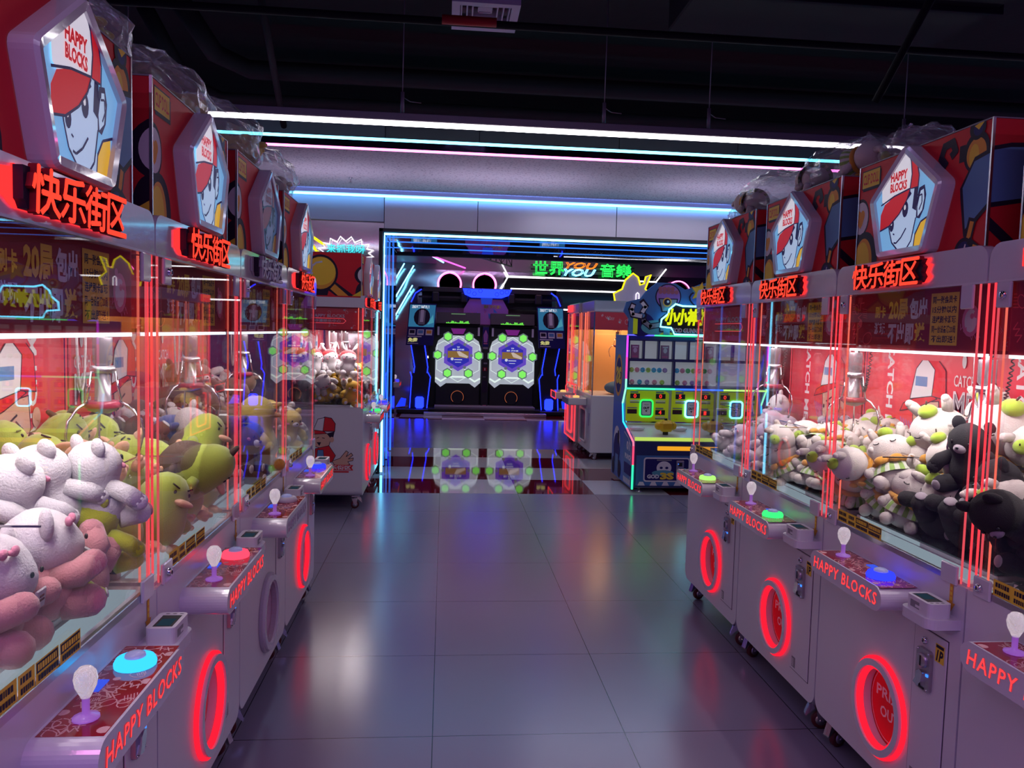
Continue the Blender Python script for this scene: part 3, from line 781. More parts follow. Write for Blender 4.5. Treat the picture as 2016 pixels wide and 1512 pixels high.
def band(front):
    def f():
        b = MB()
        for (x0, x1, y0, y1) in ((.04, W - .04, .045, .051), (.04, .046, .051, .62), (W - .046, W - .04, .051, .62)): b.box(x0, x1, y0, y1, 1.632, 1.842, DRED)
        def name(a, L_):
            a.rect(0, 0, L_, .19, REDB); a.clip = (.005, .003, L_ - .005, .187); squiggles(a, .02, .015, L_ - .02, .05, 8, WPR, 5, .8); squiggles(a, .02, .15, L_ - .02, .18, 10, WPR, 6, .8)
            a.text('HAPPY BLOCKS', L_ * .25, .105, L_ * .78, .135, WPR, .02); a.text('动漫娱乐中心', L_ * .3, .062, L_ * .72, .09, WPR, .02)
            a.line([(L_ * .24, .055), (L_ * .76, .055), (L_ * .80, .077), (L_ * .76, .098), (L_ * .24, .098)], .003, E_RED2)
        a = Art(lambda u, v, l: (.045 + u, .045 - l, 1.642 + v))
        if front == 'promo':
            a.rect(0, 0, .77, .19, DRED); a.clip = (0.002, 0.002, .768, .188)
            squiggles(a, .02, .02, .12, .17, 9, REDB, 8, 1.4)
            a.text('刷卡', .165, .105, .235, .15, YEL, .04); a.text('游玩', .165, .045, .235, .09, WPR, .03)
            a.text('20局', .255, .095, .37, .172, YEL, .05); a.text('包出', .38, .098, .48, .172, WPR, .05)
            a.text('不出即', .255, .012, .41, .088, WPR, .05); a.text('送', .415, .012, .475, .088, YEL, .05)
            a.rect(.50, .012, .64, .182, YEL)
            for k, t_ in enumerate(('不出即送！', '同一台设备满20局', '连续刷卡游玩', '15分钟以内', '同一张会员卡')): a.text(t_, .51, .02 + k * .032, .63, .044 + k * .032, DARK, .02)
            a.ell(.70, .09, .04, .05, PINKP, 16).ell(.70, .09, .028, .036, WPR, 16); squiggles(a, .66, .02, .76, .17, 5, PINKP, 11)
        else: name(a, .77)
        merge(b, a.b)
        a = Art(lambda u, v, l: (.04 - l, .615 - u, 1.642 + v)); name(a, .56); merge(b, a.b)
        a = Art(lambda u, v, l: (W - .04 + l, .055 + u, 1.642 + v)); name(a, .56); merge(b, a.b)
        b.box(.05, W - .05, .04, .06, 1.622, 1.632, E_WSTRIP)
        return b
    return f
def backdrop(kind):
    def f():
        b = MB(); b.box(.012, W - .012, .638, .645, .95, 1.84, DRED)
        a = Art(lambda u, v, l: (.012 + u, .638 - l, 1.0 + v)); T = W - .024; a.rect(0, -.04, T, .64, REDB); a.clip = (0, -.04, T, .64)
        if kind == 'R':
            a.rect(.16, -.04, .275, .64, MATS.get('bright_red_print') or mat('bright_red_print', (.75, .03, .06), .4)); a.text('CATCH ME', .19, .18, .245, .66, WPR, .03, rot=3); a.text('HAPPY', .205, .0, .235, .16, WPR, 0, rot=3); a.line([(.195, .0), (.195, .16)], .003, WPR)
            x0 = .30
        else:
            a.rect(.56, -.04, .675, .64, MATS.get('bright_red_print') or mat('bright_red_print', (.75, .03, .06), .4)); a.text('CATCH ME', .585, .16, .645, .66, WPR, .03, rot=1); a.text('BLOCKS', .60, -.02, .63, .14, WPR, 0, rot=1); a.line([(.65, -.02), (.65, .14)], .003, WPR)
            x0 = .28
        # cartoon cap and face behind the speed lines
        for k in range(14): a.line([(x0 + .02 + k * .022, .30 - k * .004), (x0 + .16 + k * .022, .02)], .006, LILAC)
        fx, fz = x0 + .19, .40
        F0 = a.F; a.F = lambda u, v, l: F0(fx + (u - fx) * 1.25, fz - .06 + (v - fz) * 1.0, l)
        a.outl([(fx - .05, fz - .15), (fx + .06, fz - .18), (fx + .10, fz - .05), (fx + .09, fz + .06), (fx - .06, fz + .04)], .004, SKINP, DARK)
        a.outl([(fx - .14, fz - .01), (fx - .03, fz + .02), (fx + .08, fz + .07), (fx + .03, fz + .1), (fx - .12, fz + .03)], .004, REDP, DARK)
        a.outl([(fx - .08, fz + .055), (fx + .05, fz + .08), (fx + .06, fz + .2), (fx, fz + .26), (fx - .05, fz + .2)], .004, WPR, DARK)
        a.outl([(fx + .05, fz + .08), (fx + .13, fz + .07), (fx + .12, fz + .2), (fx + .05, fz + .27), (fx, fz + .26), (fx + .06, fz + .2)], .004, REDP, DARK)
        a.ell(fx + .13, fz - .02, .022, .036, SKINP, 14); a.line([(fx - .02, fz - .03), (fx + .03, fz)], .008, DARK).ell(fx + .01, fz - .05, .009, .016, DARK, 10).ell(fx - .04, fz - .06, .007, .013, DARK, 10).line([(fx - .03, fz - .13), (fx + .03, fz - .12)], .003, DARK)
        a.rect(fx - .05, fz + .12, fx + .02, fz + .165, BLUEP)
        a.F = F0
        cx_ = .70 if kind == 'R' else .04
        a.text('CATCH', cx_, .475, cx_ + .135, .525, WPR, .01).text('ME', cx_, .335, cx_ + .135, .455, WPR, .03).text('ME', cx_ + .008, .347, cx_ + .127, .443, GREYP, .0)
        a.ell(cx_ + .06, .585, .014, .03, WPR, 12)
        merge(b, a.b); return b
    return f
def interior():
    b = MB(); b.box(.012, W - .012, .012, .64, .925, .94, WHITE)
    b.box(.03, W - .03, .12, .63, .94, .958, WHITE, .003)
    b.box(.05, W - .05, .035, .105, .94, .944, E_PANEL); b.box(.06, .45, .119, .12, .942, .956, E_PANEL)
    b.box(.03, W - .03, .12, .63, .958, .962, mat('deck_dark_glass', (.06, .08, .08), .1))
    return b
def glass_front():
    return MB().box(.055, W - .055, .004, .009, .935, 1.838, GLASS)
def glass_side(x):
    return lambda: MB().box(x - .0025, x + .0025, .045, D - .13, .935, 1.838, GLASS)
def column(x, y, s):
    def f():
        b = MB(); b.box(x - .022, x + .022, y - .02, y - .016, .93, 1.84, ACRYL); b.box(x + s * .018, x + s * .022, y - .016, y + .022, .93, 1.84, ACRYL)
        b.box(x - s * .02 - .002, x - s * .02 + .002, y - .016, y + .022, .93, 1.84, ACRYL); return b
    return f
def led_strip(x, y, m):
    return lambda: MB().box(x - .0014, x + .0014, y - .003, y + .003, .932, 1.838, m)
def bottom_rail(): return MB().box(.05, W - .05, .0, .014, .928, .95, ALU, .002)
def corner_plate(x0, x1, z0, z1): return lambda: MB().box(x0, x1, -.008, .002, z0, z1, WHITE_GLOSS, .003)
def stickers():
    a = Art(lambda u, v, l: (.1 + u, .003 - l, .950 + v)); x = 0; r = random.Random(2)
    for k, wd in enumerate((.075, .06, .09, .09)):
        c1, c2 = (YEL, DARK) if k < 2 else (DARK, YEL)
        a.rect(x, 0, x + wd - .001, .046, c1 if k < 2 else YEL)
        if k >= 2: a.rect(x + .003, .022, x + wd - .004, .043, DARK)
        for row, (z0, z1) in enumerate(((.026, .039), (.006, .018))):
            q = x + .008
            while q < x + wd - .012: s_ = r.uniform(.004, .009); a.rect(q, z0, q + s_, z1, YEL if (k >= 2 and row == 0) else DARK); q += s_ + .0022
        x += wd
    return a.b
def arrow():
    a = Art(lambda u, v, l: (.785 + u, -.001 - l, .835 + v)); a.poly([(.008, .03), (.024, .03), (.024, .092), (.008, .092)], AMB).poly([(-.004, .032), (.016, .0), (.036, .032)], AMB)
    for k in range(3): a.rect(.011, .038 + k * .016, .021, .048 + k * .016, YEL)
    return a.b
def claw_head():
    b = MB(); b.box(-.06, .06, -.05, .05, .0, .03, BLACK, .004)
    b.tube([(0, 0, 0), (0, 0, -.16)], .006, CHROME, 8); CS = mat('claw_smoky_plastic', (.32, .28, .30), .25, .5); b.lathe([(.026, -.02), (.026, -.09), (.018, -.1)], CS, 14)
    b.lathe([(.03, -.10), (.034, -.105), (.034, -.115), (.03, -.12)], ALU, 14); b.lathe([(.020, -.12), (.022, -.2), (.045, -.205), (.04, -.225), (.015, -.235)], CS, 14)
    b.lathe([(.047, -.2), (.05, -.205), (.05, -.214), (.047, -.218)], mat('claw_red_plastic', (.4, .05, .08), .3), 14)
    return b
def claw_arm(k):
    def f():
        a = k * 2 * PI / 3 + .5; c, s_ = math.cos(a), math.sin(a); b = MB()
        b.tube([(.034 * c, .034 * s_, -.115), (.05 * c, .05 * s_, -.2)], .0035, CHROME, 6)
        b.tube([(r * c, r * s_, z) for r, z in ((.045, -.2), (.075, -.215), (.105, -.25), (.112, -.29), (.10, -.34), (.092, -.36))], [.004, .004, .004, .0036, .0034, .0055], CHROME, 6); return b
    return f
def cable():
    b = MB(); P = []
    for i in range(160):
        t = i / 159; x = .02 + .085 * math.sin(PI * t); z = .0 - .2 * math.sin(PI * t) ** .8 * (.9 if t < .5 else 1); q = i * 1.4
        P.append((.045 + .05 * (t - .5) * 2 + .006 * math.cos(q), .02 + .006 * math.sin(q), z))
    b.tube(P, .0028, BLACK, 5)
    b.tube([(-.05 - .06 * (1 - math.cos(t)) / 2, .03, -.19 * math.sin(t)) for t in [PI * k / 14 for k in range(15)]], .004, mat('clear_tube_grey', (.35, .3, .3), .2), 6)
    return b
def caster():
    b = MB(); b.box(-.04, .04, -.035, .035, .112, .127, ZINC, .002); b.lathe([(.018, .095), (.022, .112)], ZINC, 12)
    for s_ in (-1, 1): b.prism([(-.012, .035), (.012, .035), (.034, .10), (-.02, .10)], s_ * .016 - .0015, s_ * .016 + .0015, ZINC)
    b.box(-.02, .034, -.0175, .0175, .096, .1, ZINC); return b
def caster_wheel():
    b = MB(); b.lathe([(.014, -.012), (.034, -.012), (.0375, -.008), (.0375, .008), (.034, .012), (.014, .012)], REDRUB, 20, (0, 0, .0375), 'y')
    b.lathe([(.0, -.014), (.022, -.0135), (.022, .0135), (0, .014)], ALU, 14, (0, 0, .0375), 'y'); b.lathe([(0, -.02), (.006, -.02), (.006, .02), (0, .02)], CHROME, 8, (0, 0, .0375), 'y'); return b
def caster_brake():
    b = MB(); b.prism([(-.05, .105), (-.035, .112), (-.015, .104), (-.02, .09), (-.04, .075), (-.062, .052), (-.066, .06)], -.014, .014, CHROME); return b
def guard():
    """clear sheets that fence the prize chute, with a row of slots"""
    b = MB(); b.box(.03, .33, .17, .173, .94, 1.24, ACRYL); b.box(.33, .333, .035, .173, .94, 1.24, ACRYL)
    for i in range(5):
        for x in (.09, .25): b.tube([(x + .008 * math.cos(t), .168, 1.03 + i * .04 + .005 * math.sin(t)) for t in [k * PI / 4 for k in range(8)]], .0012, CHROME, 4, True)
    return b
def edge_lines():
    b = MB(); b.box(.03, .33, .1695, .1735, 1.238, 1.242, CHROME); b.box(.329, .334, .035, .173, 1.238, 1.242, CHROME); return b
def side_sticker():
    """generic cap-wearing cartoon child waving, with the shop name under it"""
    a = Art(lambda u, v, l: (-.0012 - l, .70 - u, .42 + v)); 
    a.outl([(.28, .30), (.31, .39), (.36, .43), (.42, .42), (.455, .37), (.45, .30)], .006, REDP, DARK); a.outl([(.26, .31), (.30, .41), (.36, .425), (.345, .30)], .005, WPR, DARK)
    a.outl([(.24, .28), (.27, .31), (.35, .30), (.38, .28), (.3, .27)], .005, REDP, DARK)
    a.outl([(.265, .17), (.26, .27), (.38, .28), (.42, .24), (.40, .17), (.34, .135)], .005, SKINP, DARK); a.poly([(.38, .28), (.45, .30), (.435, .23), (.41, .24)], DARK); a.ell(.425, .225, .02, .026, SKINP, 12)
    a.line([(.29, .235), (.31, .245)], .006, DARK).line([(.34, .24), (.36, .235)], .006, DARK); a.poly([(.29, .20), (.33, .2), (.315, .165)], DARK)
    a.outl([(.28, .14), (.4, .17), (.46, .08), (.43, .02), (.27, .02)], .005, REDP, DARK); a.outl([(.30, .13), (.35, .13), (.36, .03), (.29, .03)], .004, BLUEP, DARK)
    a.outl([(.43, .03), (.50, .055), (.555, .125), (.575, .11), (.555, .07), (.60, .105), (.615, .085), (.575, .05), (.62, .06), (.615, .035), (.57, .025), (.59, .0), (.52, -.02), (.45, -.005)], .005, SKINP, DARK)
    a.poly([(.30, -.055), (.62, -.055), (.605, -.03), (.62, -.005), (.30, -.005)][:5], REDP); a.text('快乐街区', .35, -.05, .6, -.01, WPR, .03); a.rect(.36, -.075, .58, -.062, REDP)
    return a.b
BACK_LIT = []
def claw_machine(label, loc, rz, btn='red', lit=True, ring=True, front='promo', side='R', pic=None, topbox=True, power=3.2, sticker=False, group='claw machines along the aisle', claw=(.45, .33), clawz=1.63):
    t = thing('claw_machine', label, 'claw machine', loc, rz, group)
    K = lambda n: n
    cached('cabinet_body', body_front, t); cached('prize_well', prize_well, t)
    cached('prize_ring', glow_ring(ring), t, key='ring%d' % ring)
    c = cached('console', console, t); cached('console_print', console_print, c); cached('console_lettering', console_text(ring), c, key='ctext%d' % ring)
    j = cached('joystick', joystick, c, loc=(.285, -.07, .859)); cached('push_button', push_button(BTN[btn]), c, key='btn' + btn, loc=(.535, -.07, .859))
    cached('joystick_ball', joyball, t, loc=(.285, -.07, .859))
    cached('console_screen', lambda: MB().box(.40, .455, -.045, -.015, .859, .8615, emis('small_blue_screen', (.06, .12, 1), .8)), c)
    s_ = cached('reader_shelf', reader, t); cached('card_reader', reader_box, s_)
    d = cached('coin_door', coin_door, t); cached('coin_slot', coin_slot, d); cached('door_lock', lambda: lock_mb(.70, .705), d)
    cached('header', header, t); sb = cached('sign_backing', sign_back(lit), t, key='sb%d' % lit); cached('sign_lettering', sign_letters(lit), t, key='sl%d' % lit)
    if topbox:
        tb = cached('topper_box', topper, t); 
        pf = cached('portrait_frame', pent_frame, t); pc = lit if pic is None else pic; cached('portrait_panel', pent_picture(pc), pf, key='pp%d' % pc)
    cached('inner_banner', band(front), t, key='band' + front); cached('backdrop', backdrop(side), t, key='bd' + side)
    cached('deck', interior, t)
    g = cached('front_glass', glass_front, t); 
    for k, x in enumerate((.008, W - .008)): cached('side_glass', glass_side(x), t, key='sg%d' % k)
    for k, (x, y, sg) in enumerate(((.024, .022, -1), (W - .024, .022, 1))):
        cc = cached('corner_column', column(x, y, sg), t, key='col%d' % k)
        for q, (dx, dy, m) in enumerate(((-sg * .012, -.012, E_RED2), (sg * .014, -.006, E_RED)) + (((sg * .010, .03, E_ORG),) if k == 0 else ())): cached('led_strip', led_strip(x + dx, y + dy, m), cc, key='ls%d%d' % (k, q))
    for k, x in enumerate((.012, W - .012)): cached('rear_led_strip', led_strip(x, .63, E_RED2), t, key='rls%d' % k)
    cached('bottom_rail', bottom_rail, t); [cached('corner_plate', corner_plate(*q), t, key='cp%d' % i) for i, q in enumerate(((.045, .1, 1.765, 1.838), (W - .1, W - .045, 1.765, 1.838), (.03, .10, .925, .985), (W - .11, W - .035, .925, .985)))]; cached('sticker_strip', stickers, t); cached('arrow_sticker', arrow, t)
    cached('glass_lock', lambda: lock_mb(.075, 1.80, -.006), t); cached('lower_lock', lambda: lock_mb(.06, .955, -.008), t, key='lock2')
    cached('chute_guard', guard, t); cached('guard_edge', edge_lines, t)
    ch = cached('claw_head', claw_head, t, loc=(claw[0], claw[1], clawz), scale=1.15); 
    for k in range(3): cached('claw_arm', claw_arm(k), ch, key='arm%d' % k)
    cached('coiled_cable', cable, t, loc=(claw[0], claw[1], clawz))
    for x, y in ((.07, .07), (W - .07, .07), (.07, D - .07), (W - .07, D - .07)):
        k = cached('caster', caster, t, loc=(x, y, 0), rot=(0, 0, R(90 + (20 if x < .4 else -15)))); cached('caster_wheel', caster_wheel, k); cached('brake_pedal', caster_brake, k)
    if sticker: cached('side_sticker', side_sticker, t)
    if power: area('cabinet_lamp', (W / 2, .36, 1.62), (0, 0, 0), .66, .3, (1, .90, .92), power * .6, t); area('cabinet_front_lamp', (W / 2, .07, 1.618), (R(28), 0, 0), .70, .03, (1, .92, .93), power * 1.25, t) 
    return t
YR = (3.86, 2.99, 2.12, 4.73)
XR, XL = 1.57, -.775
claw_machine('white claw machine with lime button, end of the right row by the blue shooting cabinet', (XR, 4.73, 0), R(-90), 'mix', front='name', side='R')
claw_machine('white claw machine with green button, full of cream rabbit plush, right row', (XR, 3.86, 0), R(-90), 'green')
claw_machine('white claw machine with glowing blue button and black bear plush behind clear guard, right row', (XR, 2.99, 0), R(-90), 'blue')
claw_machine('white claw machine cut by the right edge of the picture, dark bears inside', (XR, 2.12, 0), R(-90), 'red')
claw_machine('white claw machine with sky-blue button and fluffy white and pink plush, nearest on the left', (XL, 1.288, 0), R(90), 'sky', side='L')
claw_machine('white claw machine with red button holding green bird plush, left row', (XL, 2.158, 0), R(90), 'red', side='L')
claw_machine('white claw machine with its sign and ring unlit, third in the left row', (XL, 3.028, 0), R(90), 'off', lit=False, ring=False, side='L', power=1.6)
claw_machine('white claw machine with blue button, far end of the left row', (XL, 3.898, 0), R(90), 'blue', side='L', power=2.8, ring=True)
claw_machine('white claw machine standing apart at left, cartoon child sticker on its side', (-.72, 7.03, 0), R(90), 'green', front='name', side='L', sticker=True, power=7)
claw_machine('white claw machine behind the one with the side sticker, next to the neon door frame', (-.72, 7.90, 0), R(90), 'blue', side='L')
claw_machine('white claw machine in the rear hall, only its console showing past the door frame', (-.80, 11.5, 0), R(90), 'blue', side='L', power=0)
# ------------------------------------------------------------------ neon on the walls
for lab, p, q in (('cyan neon stick on the rear side wall, shortest and uppermost', (-.88, 16.7, 3.06), (-1.10, 16.7, 2.66)),
                  ('cyan neon stick on the rear side wall, middle of three', (-.68, 16.7, 3.02), (-1.10, 16.7, 2.26)),
                  ('cyan neon stick on the rear side wall, lowest of three', (-.70, 16.7, 2.60), (-1.10, 16.7, 1.86))): stick(lab, p, q, E_CYANW, .013, 'slanting cyan sticks on the rear wall', bk=.3)
for lab, p, q in (('yellow neon stick on the steel wall, upper one', (-1.56, 8.84, 2.71), (-1.37, 8.84, 2.585)), ('yellow neon stick on the steel wall, lower one', (-1.55, 8.84, 2.64), (-1.44, 8.84, 2.50))):
    stick(lab, p, q, E_YEL, .013, 'yellow sticks beside the burst sign')
def circle_neon(label, c, r, a0=0, a1=2 * PI, cut=False):
    t = thing('neon_circle', label, 'neon light', c); n = 40
    P = [(r * math.cos(a0 + (a1 - a0) * i / n), 0, r * math.sin(a0 + (a1 - a0) * i / n)) for i in range(n if a1 - a0 > 6.2 else n + 1)]
    b = MB(); b.tube(P + ([P[0]] if cut else []), .013, E_PINK, 8, closed=(a1 - a0 > 6.2)); b.build('glowing_tube', t)
    b = MB(); b.lathe([(r - .03, .03), (0, .03)], BLACK, 32, axis='y'); 
    if not cut: b.build('black_disc', t)
    MB().box(-.01, .01, .0, 17.0 - c[1] - (.135 if c[0] > 1.3 else .005), r - .01 if not cut else -r - .01, r + .01 if not cut else -r + .01, CHROME).build('wall_bracket', t)
circle_neon('pink neon ring on the rear steel wall, left of two', (.09, 16.88, 2.67), .25)
circle_neon('pink neon ring on the rear steel wall, right of two', (.855, 16.88, 2.67), .25)
circle_neon('pink neon half circle low on the rear wall beside the light-up leg', (-.19, 16.88, .68), .25, PI / 2, 1.5 * PI, True)
circle_neon('pink neon arc behind the blue shooting cabinet sign', (5.15, 16.80, 2.60), .28, .2, 2.6, False)
def burst():
    t = thing('burst_sign', 'white starburst neon sign with cyan characters on the steel wall', 'neon sign', (-1.12, 8.84, 2.50))
    P = []
    for i in range(33):
        a = PI * 2 * i / 32; rr = (.31 if i % 2 else .25); P.append((rr * math.cos(a) * 1.0, 0, rr * .55 * math.sin(a) * (1.05 if i % 2 else .9)))
    b = MB(); b.tube(P, .008, emis('burst_white', (1, .95, 1), 1.6), 6); b.build('burst_outline', t)
    b = MB(); text3d(b, '来抓我呀', lambda u, v, l: (u, -l, v), -.21, -.01, .21, .09, 0, .015, emis('sign_cyan', (.06, .8, .9), 1.2), None, 0); b.build('lettering', t)
    MB().box(-.24, .24, .01, .03, -.02, .02, GREYP).build('mount', t)
burst()
def neon_word(s, u0, v0, u1, v1, m, r, shear=0., weight=.0):
    c = bpy.data.curves.new('lettering', 'FONT'); c.body = s; c.size = 1; c.fill_mode = 'NONE'; c.offset = weight; c.shear = shear; c.resolution_u = 2
    o = bpy.data.objects.new('lettering', c); COL.objects.link(o); bpy.context.view_layer.update()
    me = bpy.data.meshes.new_from_object(o.evaluated_get(bpy.context.evaluated_depsgraph_get()))
    vs = [v.co.copy() for v in me.vertices]; nb = {}
    for e in me.edges: nb.setdefault(e.vertices[0], []).append(e.vertices[1]); nb.setdefault(e.vertices[1], []).append(e.vertices[0])
    bpy.data.objects.remove(o); bpy.data.curves.remove(c); bpy.data.meshes.remove(me)
    x0 = min(v.x for v in vs); x1 = max(v.x for v in vs); y0 = min(v.y for v in vs); y1 = max(v.y for v in vs)
    T = [(u0 + (u1 - u0) * (v.x - x0) / (x1 - x0), 0, v0 + (v1 - v0) * (v.y - y0) / (y1 - y0)) for v in vs]
    b = MB(); seen = set()
    for st in nb:
        if st in seen: continue
        loop = [st]; seen.add(st); cur = st
        while True:
            nx = [q for q in nb[cur] if q not in seen]
            if not nx: break
            cur = nx[0]; seen.add(cur); loop.append(cur)
        if len(loop) > 2: b.tube([T[i] for i in loop], r, m, 5, closed=True)
    return b
def word_sign():
    t = thing('neon_word_sign', 'green, orange and cyan neon outline lettering over the rear stage', 'neon sign', (1.90, 16.80, 2.90))
    neon_word('世界', 0, .03, .68, .32, E_GREEN, .010, 0, .02).build('green_characters', t)
    neon_word('YOU', .72, .18, 1.42, .31, E_ORN, .010, .35, .03).build('orange_letters', t)
    neon_word('YOU', .68, .02, 1.38, .17, E_CYAN, .010, .35, .03).build('cyan_letters', t)
    neon_word('音樂', 1.48, .02, 2.18, .30, E_GREEN, .010, 0, .02).build('green_characters', t)
    MB().box(-.05, 2.25, .03, .05, .13, .16, BLACK).box(-.05, 2.25, .03, .05, .22, .24, BLACK).build('mounting_rail', t)
word_sign()
t = thing('led_outline', 'white led outline with forked ends below the neon lettering', 'led light', (1.20, 16.84, 2.87)); o_ = Vector(t.location)
b = MB()
for P in ([(1.2, 3.16), (1.36, 2.87), (1.2, 2.56)], [(1.36, 2.87), (4.65, 2.85)], [(4.87, 3.14), (4.65, 2.85), (4.80, 2.63)]):
    b.tube([(x - o_.x, 0, z - o_.z) for x, z in P], .015, E_WN, 6)
b.build('glowing_strip', t)
for z, x0, x1, lab in ((2.60, 1.42, 6.5, 'white led line across the black rear wall, upper'), (2.18, 1.55, 6.5, 'white led line across the black rear wall, lower'), (1.06, -.40, -.19, 'short white led bar on the rear wall beside the light-up leg'), (.27, 2.3, 3.2, 'white led line low on the black rear wall')):
    t = thing('led_line', lab, 'led light', (x0, 16.86, z)); MB().box(0, x1 - x0, -.02, .011, -.016, .016, E_WN).build('glowing_strip', t)
slab('wall_rear_recess', 1.28, 8, 16.87, 16.99, 0, 2.84, MATS['wall_black_gloss'])
def truss():
    t = thing('lighting_truss', 'black steel truss under the rear ceiling', 'truss', (-.2, 12.0, 2.98)); A = Vector((0, 0, 0)); B = Vector((1.55, 3.9, .02)); b = MB(); n = 12
    dz = Vector((0, 0, .2))
    b.tube([A, B], .016, BLACK, 6).tube([A + dz, B + dz], .016, BLACK, 6)
    for i in range(n + 1):
        p = A.lerp(B, i / n); b.tube([p, p + dz], .01, BLACK, 5)
        if i < n: b.tube([p + (dz if i % 2 else dz * 0), A.lerp(B, (i + 1) / n) + (dz * 0 if i % 2 else dz)], .008, BLACK, 5)
    b.build('truss_frame', t)
truss()

# ------------------------------------------------------------------ twin hexagon rhythm machine
def hexa(cx, cz, r, a=0, n=6): return [(cx + r * math.cos(a + 2 * PI * i / n), cz + r * math.sin(a + 2 * PI * i / n)) for i in range(n)]
def rhythm():
    t = thing('rhythm_game_machine', 'black twin rhythm game machine with white hexagon panels and green pads', 'arcade machine', (-.17, 15.5, 0))
    CW = 1.09
    HW = mat('lit_frosted_panel', (.7, .74, .78), .3, emit=.42, ecol=(.72, .84, .86)); HP = emis('violet_panel_light', (.16, .08, .62), .8); HG = emis('pad_green_light', (.22, .85, .13), 1.05); HGR = mat('pad_rim', (.35, .5, .42), .3, emit=.2)
    SC = mat('screen_blue', (.02, .02, .3), .2, emit=.55, ecol=(.04, .04, .6)); SW = emis('screen_white_text', (.8, .85, 1), .7); SB = emis('screen_brown_picture', (.45, .25, .08), .5)
    SEAM = emis('panel_seam_glow', (.85, 1, .95), .9)
    b = MB(); b.box(-.14, 2.16, .12, .8, .10, 1.78, BLACK, .01); b.build('cabinet_shell', t)
    b = MB(); b.box(-.2, 2.2, -.55, .8, .0, .06, ALU, .005); b.box(-.12, 2.1, -.35, .8, .06, .11, BLACK, .005); b.box(0, 2.0, -.30, .12, .11, .16, GREYP, .005); b.build('platform', t)
    for k in range(2):
        x = k * CW; cx = x + .455
        b = MB(); b.box(x + .01, x + .90, .04, .12, .12, .60, BLACK, .01); b.build('speaker_housing', t)
        s_ = MB(); s_.lathe([(.15, .03), (.155, .0), (.13, -.01), (.06, .02), (0, .02)], BLACK, 20, (cx, .04, .32), 'y'); s_.tube([(cx + .125 * math.cos(a), .03, .32 + .125 * math.sin(a)) for a in [q * .2 - .6 for q in range(24)]], .004, emis('speaker_orange', (1, .25, .1), .5), 5); s_.build('speaker', t)
        p = MB()
        p.prism([(x + .0, .62), (x + .11, .52), (x + .22, .60), (x + .69, .60), (x + .80, .52), (x + .91, .62), (x + .91, 1.30), (x + .86, 1.45), (x + .70, 1.56), (x + .2, 1.56), (x + .05, 1.45), (x + .0, 1.30)], -.01, .11, HW); p.build('white_panel', t)
        a = Art(lambda u, v, l: (cx + u, -.01 - l, 1.16 + v), .003)
        for hx, hz in ((-.28, -.2), (.28, -.2), (0, -.36), (-.28, .12), (.28, .12), (0, .22)):
            H = hexa(hx, hz, .17, PI / 6); a.line(H + [H[0]], .008, SEAM)
        a.line([(-.44, -.46), (-.34, -.52), (-.2, -.43), (.2, -.43), (.34, -.52), (.44, -.46)], .03, SEAM); a.b.build('panel_seams', t)
        v = MB(); v.prism(hexa(cx, 1.17, .325, PI / 6), -.03, -.01, HP); v.build('violet_frame', t)
        v = MB(); v.prism(hexa(cx, 1.17, .25, PI / 6), -.034, -.03, SC)
        a = Art(lambda u, v_, l: (cx + u, -.034 - l, 1.17 + v_), .002); a.rect(-.21, -.06, .21, .08, SB).poly([(-.03, .07), (.02, .08), (.2, -.02), (.18, -.06), (.02, -.02)], mat('screen_cream', (.8, .7, .5), .4, emit=.5)); a.rect(-.17, -.12, .10, -.055, SC)
        a.text('最强狂热夏', -.12, .095, .12, .125, SW, .04); a.text('TP', -.03, .14, .03, .17, SW, .03); a.rect(-.08, -.10, .08, -.085, SW).rect(-.06, -.15, .06, -.14, SW).ell(-.12, -.08, .03, .03, SW, 10)
        merge(v, a.b); v.build('screen', t)
        for hx, hz in ((-.21, .37), (.21, .37), (-.41, .0), (.41, .0), (-.21, -.36), (.21, -.36)):
            g = MB(); g.prism(hexa(cx + hx, 1.165 + hz, .105, PI / 6), -.05, -.01, HGR); g.prism(hexa(cx + hx, 1.165 + hz, .078, PI / 6), -.055, -.05, HG); g.build('touch_pad', t)
        for hx, hz in ((-.26, 0), (.26, 0), (-.13, .22), (.13, .22), (-.13, -.24), (.13, -.24)):
            g = MB(); g.prism(hexa(cx + hx, 1.165 + hz, .035, PI / 6), -.04, -.03, HGR); g.build('small_pad', t)
        h = MB(); h.box(x + .03, x + .88, -.0, .12, 1.56, 1.74, BLACK, .01)
        a = Art(lambda u, v_, l: (x + u, -.0 - l, 1.56 + v_), .002); a.rect(.03, .0, .07, .17, WPR).rect(.84, .0, .88, .17, WPR).poly([(.35, .03), (.55, .03), (.6, .14), (.3, .14)], emis('violet_print_glow', (.3, .03, .35), .5)); merge(h, a.b); h.build('header_panel', t)
        h = MB(); h.prism([(-.10, 1.80), (.12, 1.78), (.12, 2.0), (-.02, 2.02)], x + .0, x + .88, BLACK, 'x')
        a = Art(lambda u, v_, l: (x + u, -.105 - l, 1.79 + v_), .002); r_ = random.Random(4)
        for i in range(26): q = .2 + i * .018; a.rect(q, .01, q + .014, .02 + r_.random() * .045, emis('text_green_glow', (.2, 1, .1), .9))
        a.rect(.3, .19, .58, .205, emis('text_green_dim', (.3, .6, .3), .4)); merge(h, a.b); h.build('title_bar', t)
    # centre pillar
    b = MB(); b.box(.93, 1.07, .0, .12, .12, 1.76, BLACK, .008)
    a = Art(lambda u, v_, l: (.93 + u, -l, v_), .002); a.rect(.01, 1.35, .13, 1.74, NAVY).outl([(.04, 1.44), (.1, 1.44), (.11, 1.58), (.07, 1.68), (.03, 1.58)], .008, LILAC, PINKP).rect(.03, 1.40, .11, 1.42, PINKP).rect(.02, 1.30, .12, 1.34, GREYP).rect(.04, 1.00, .11, 1.03, GREYP)
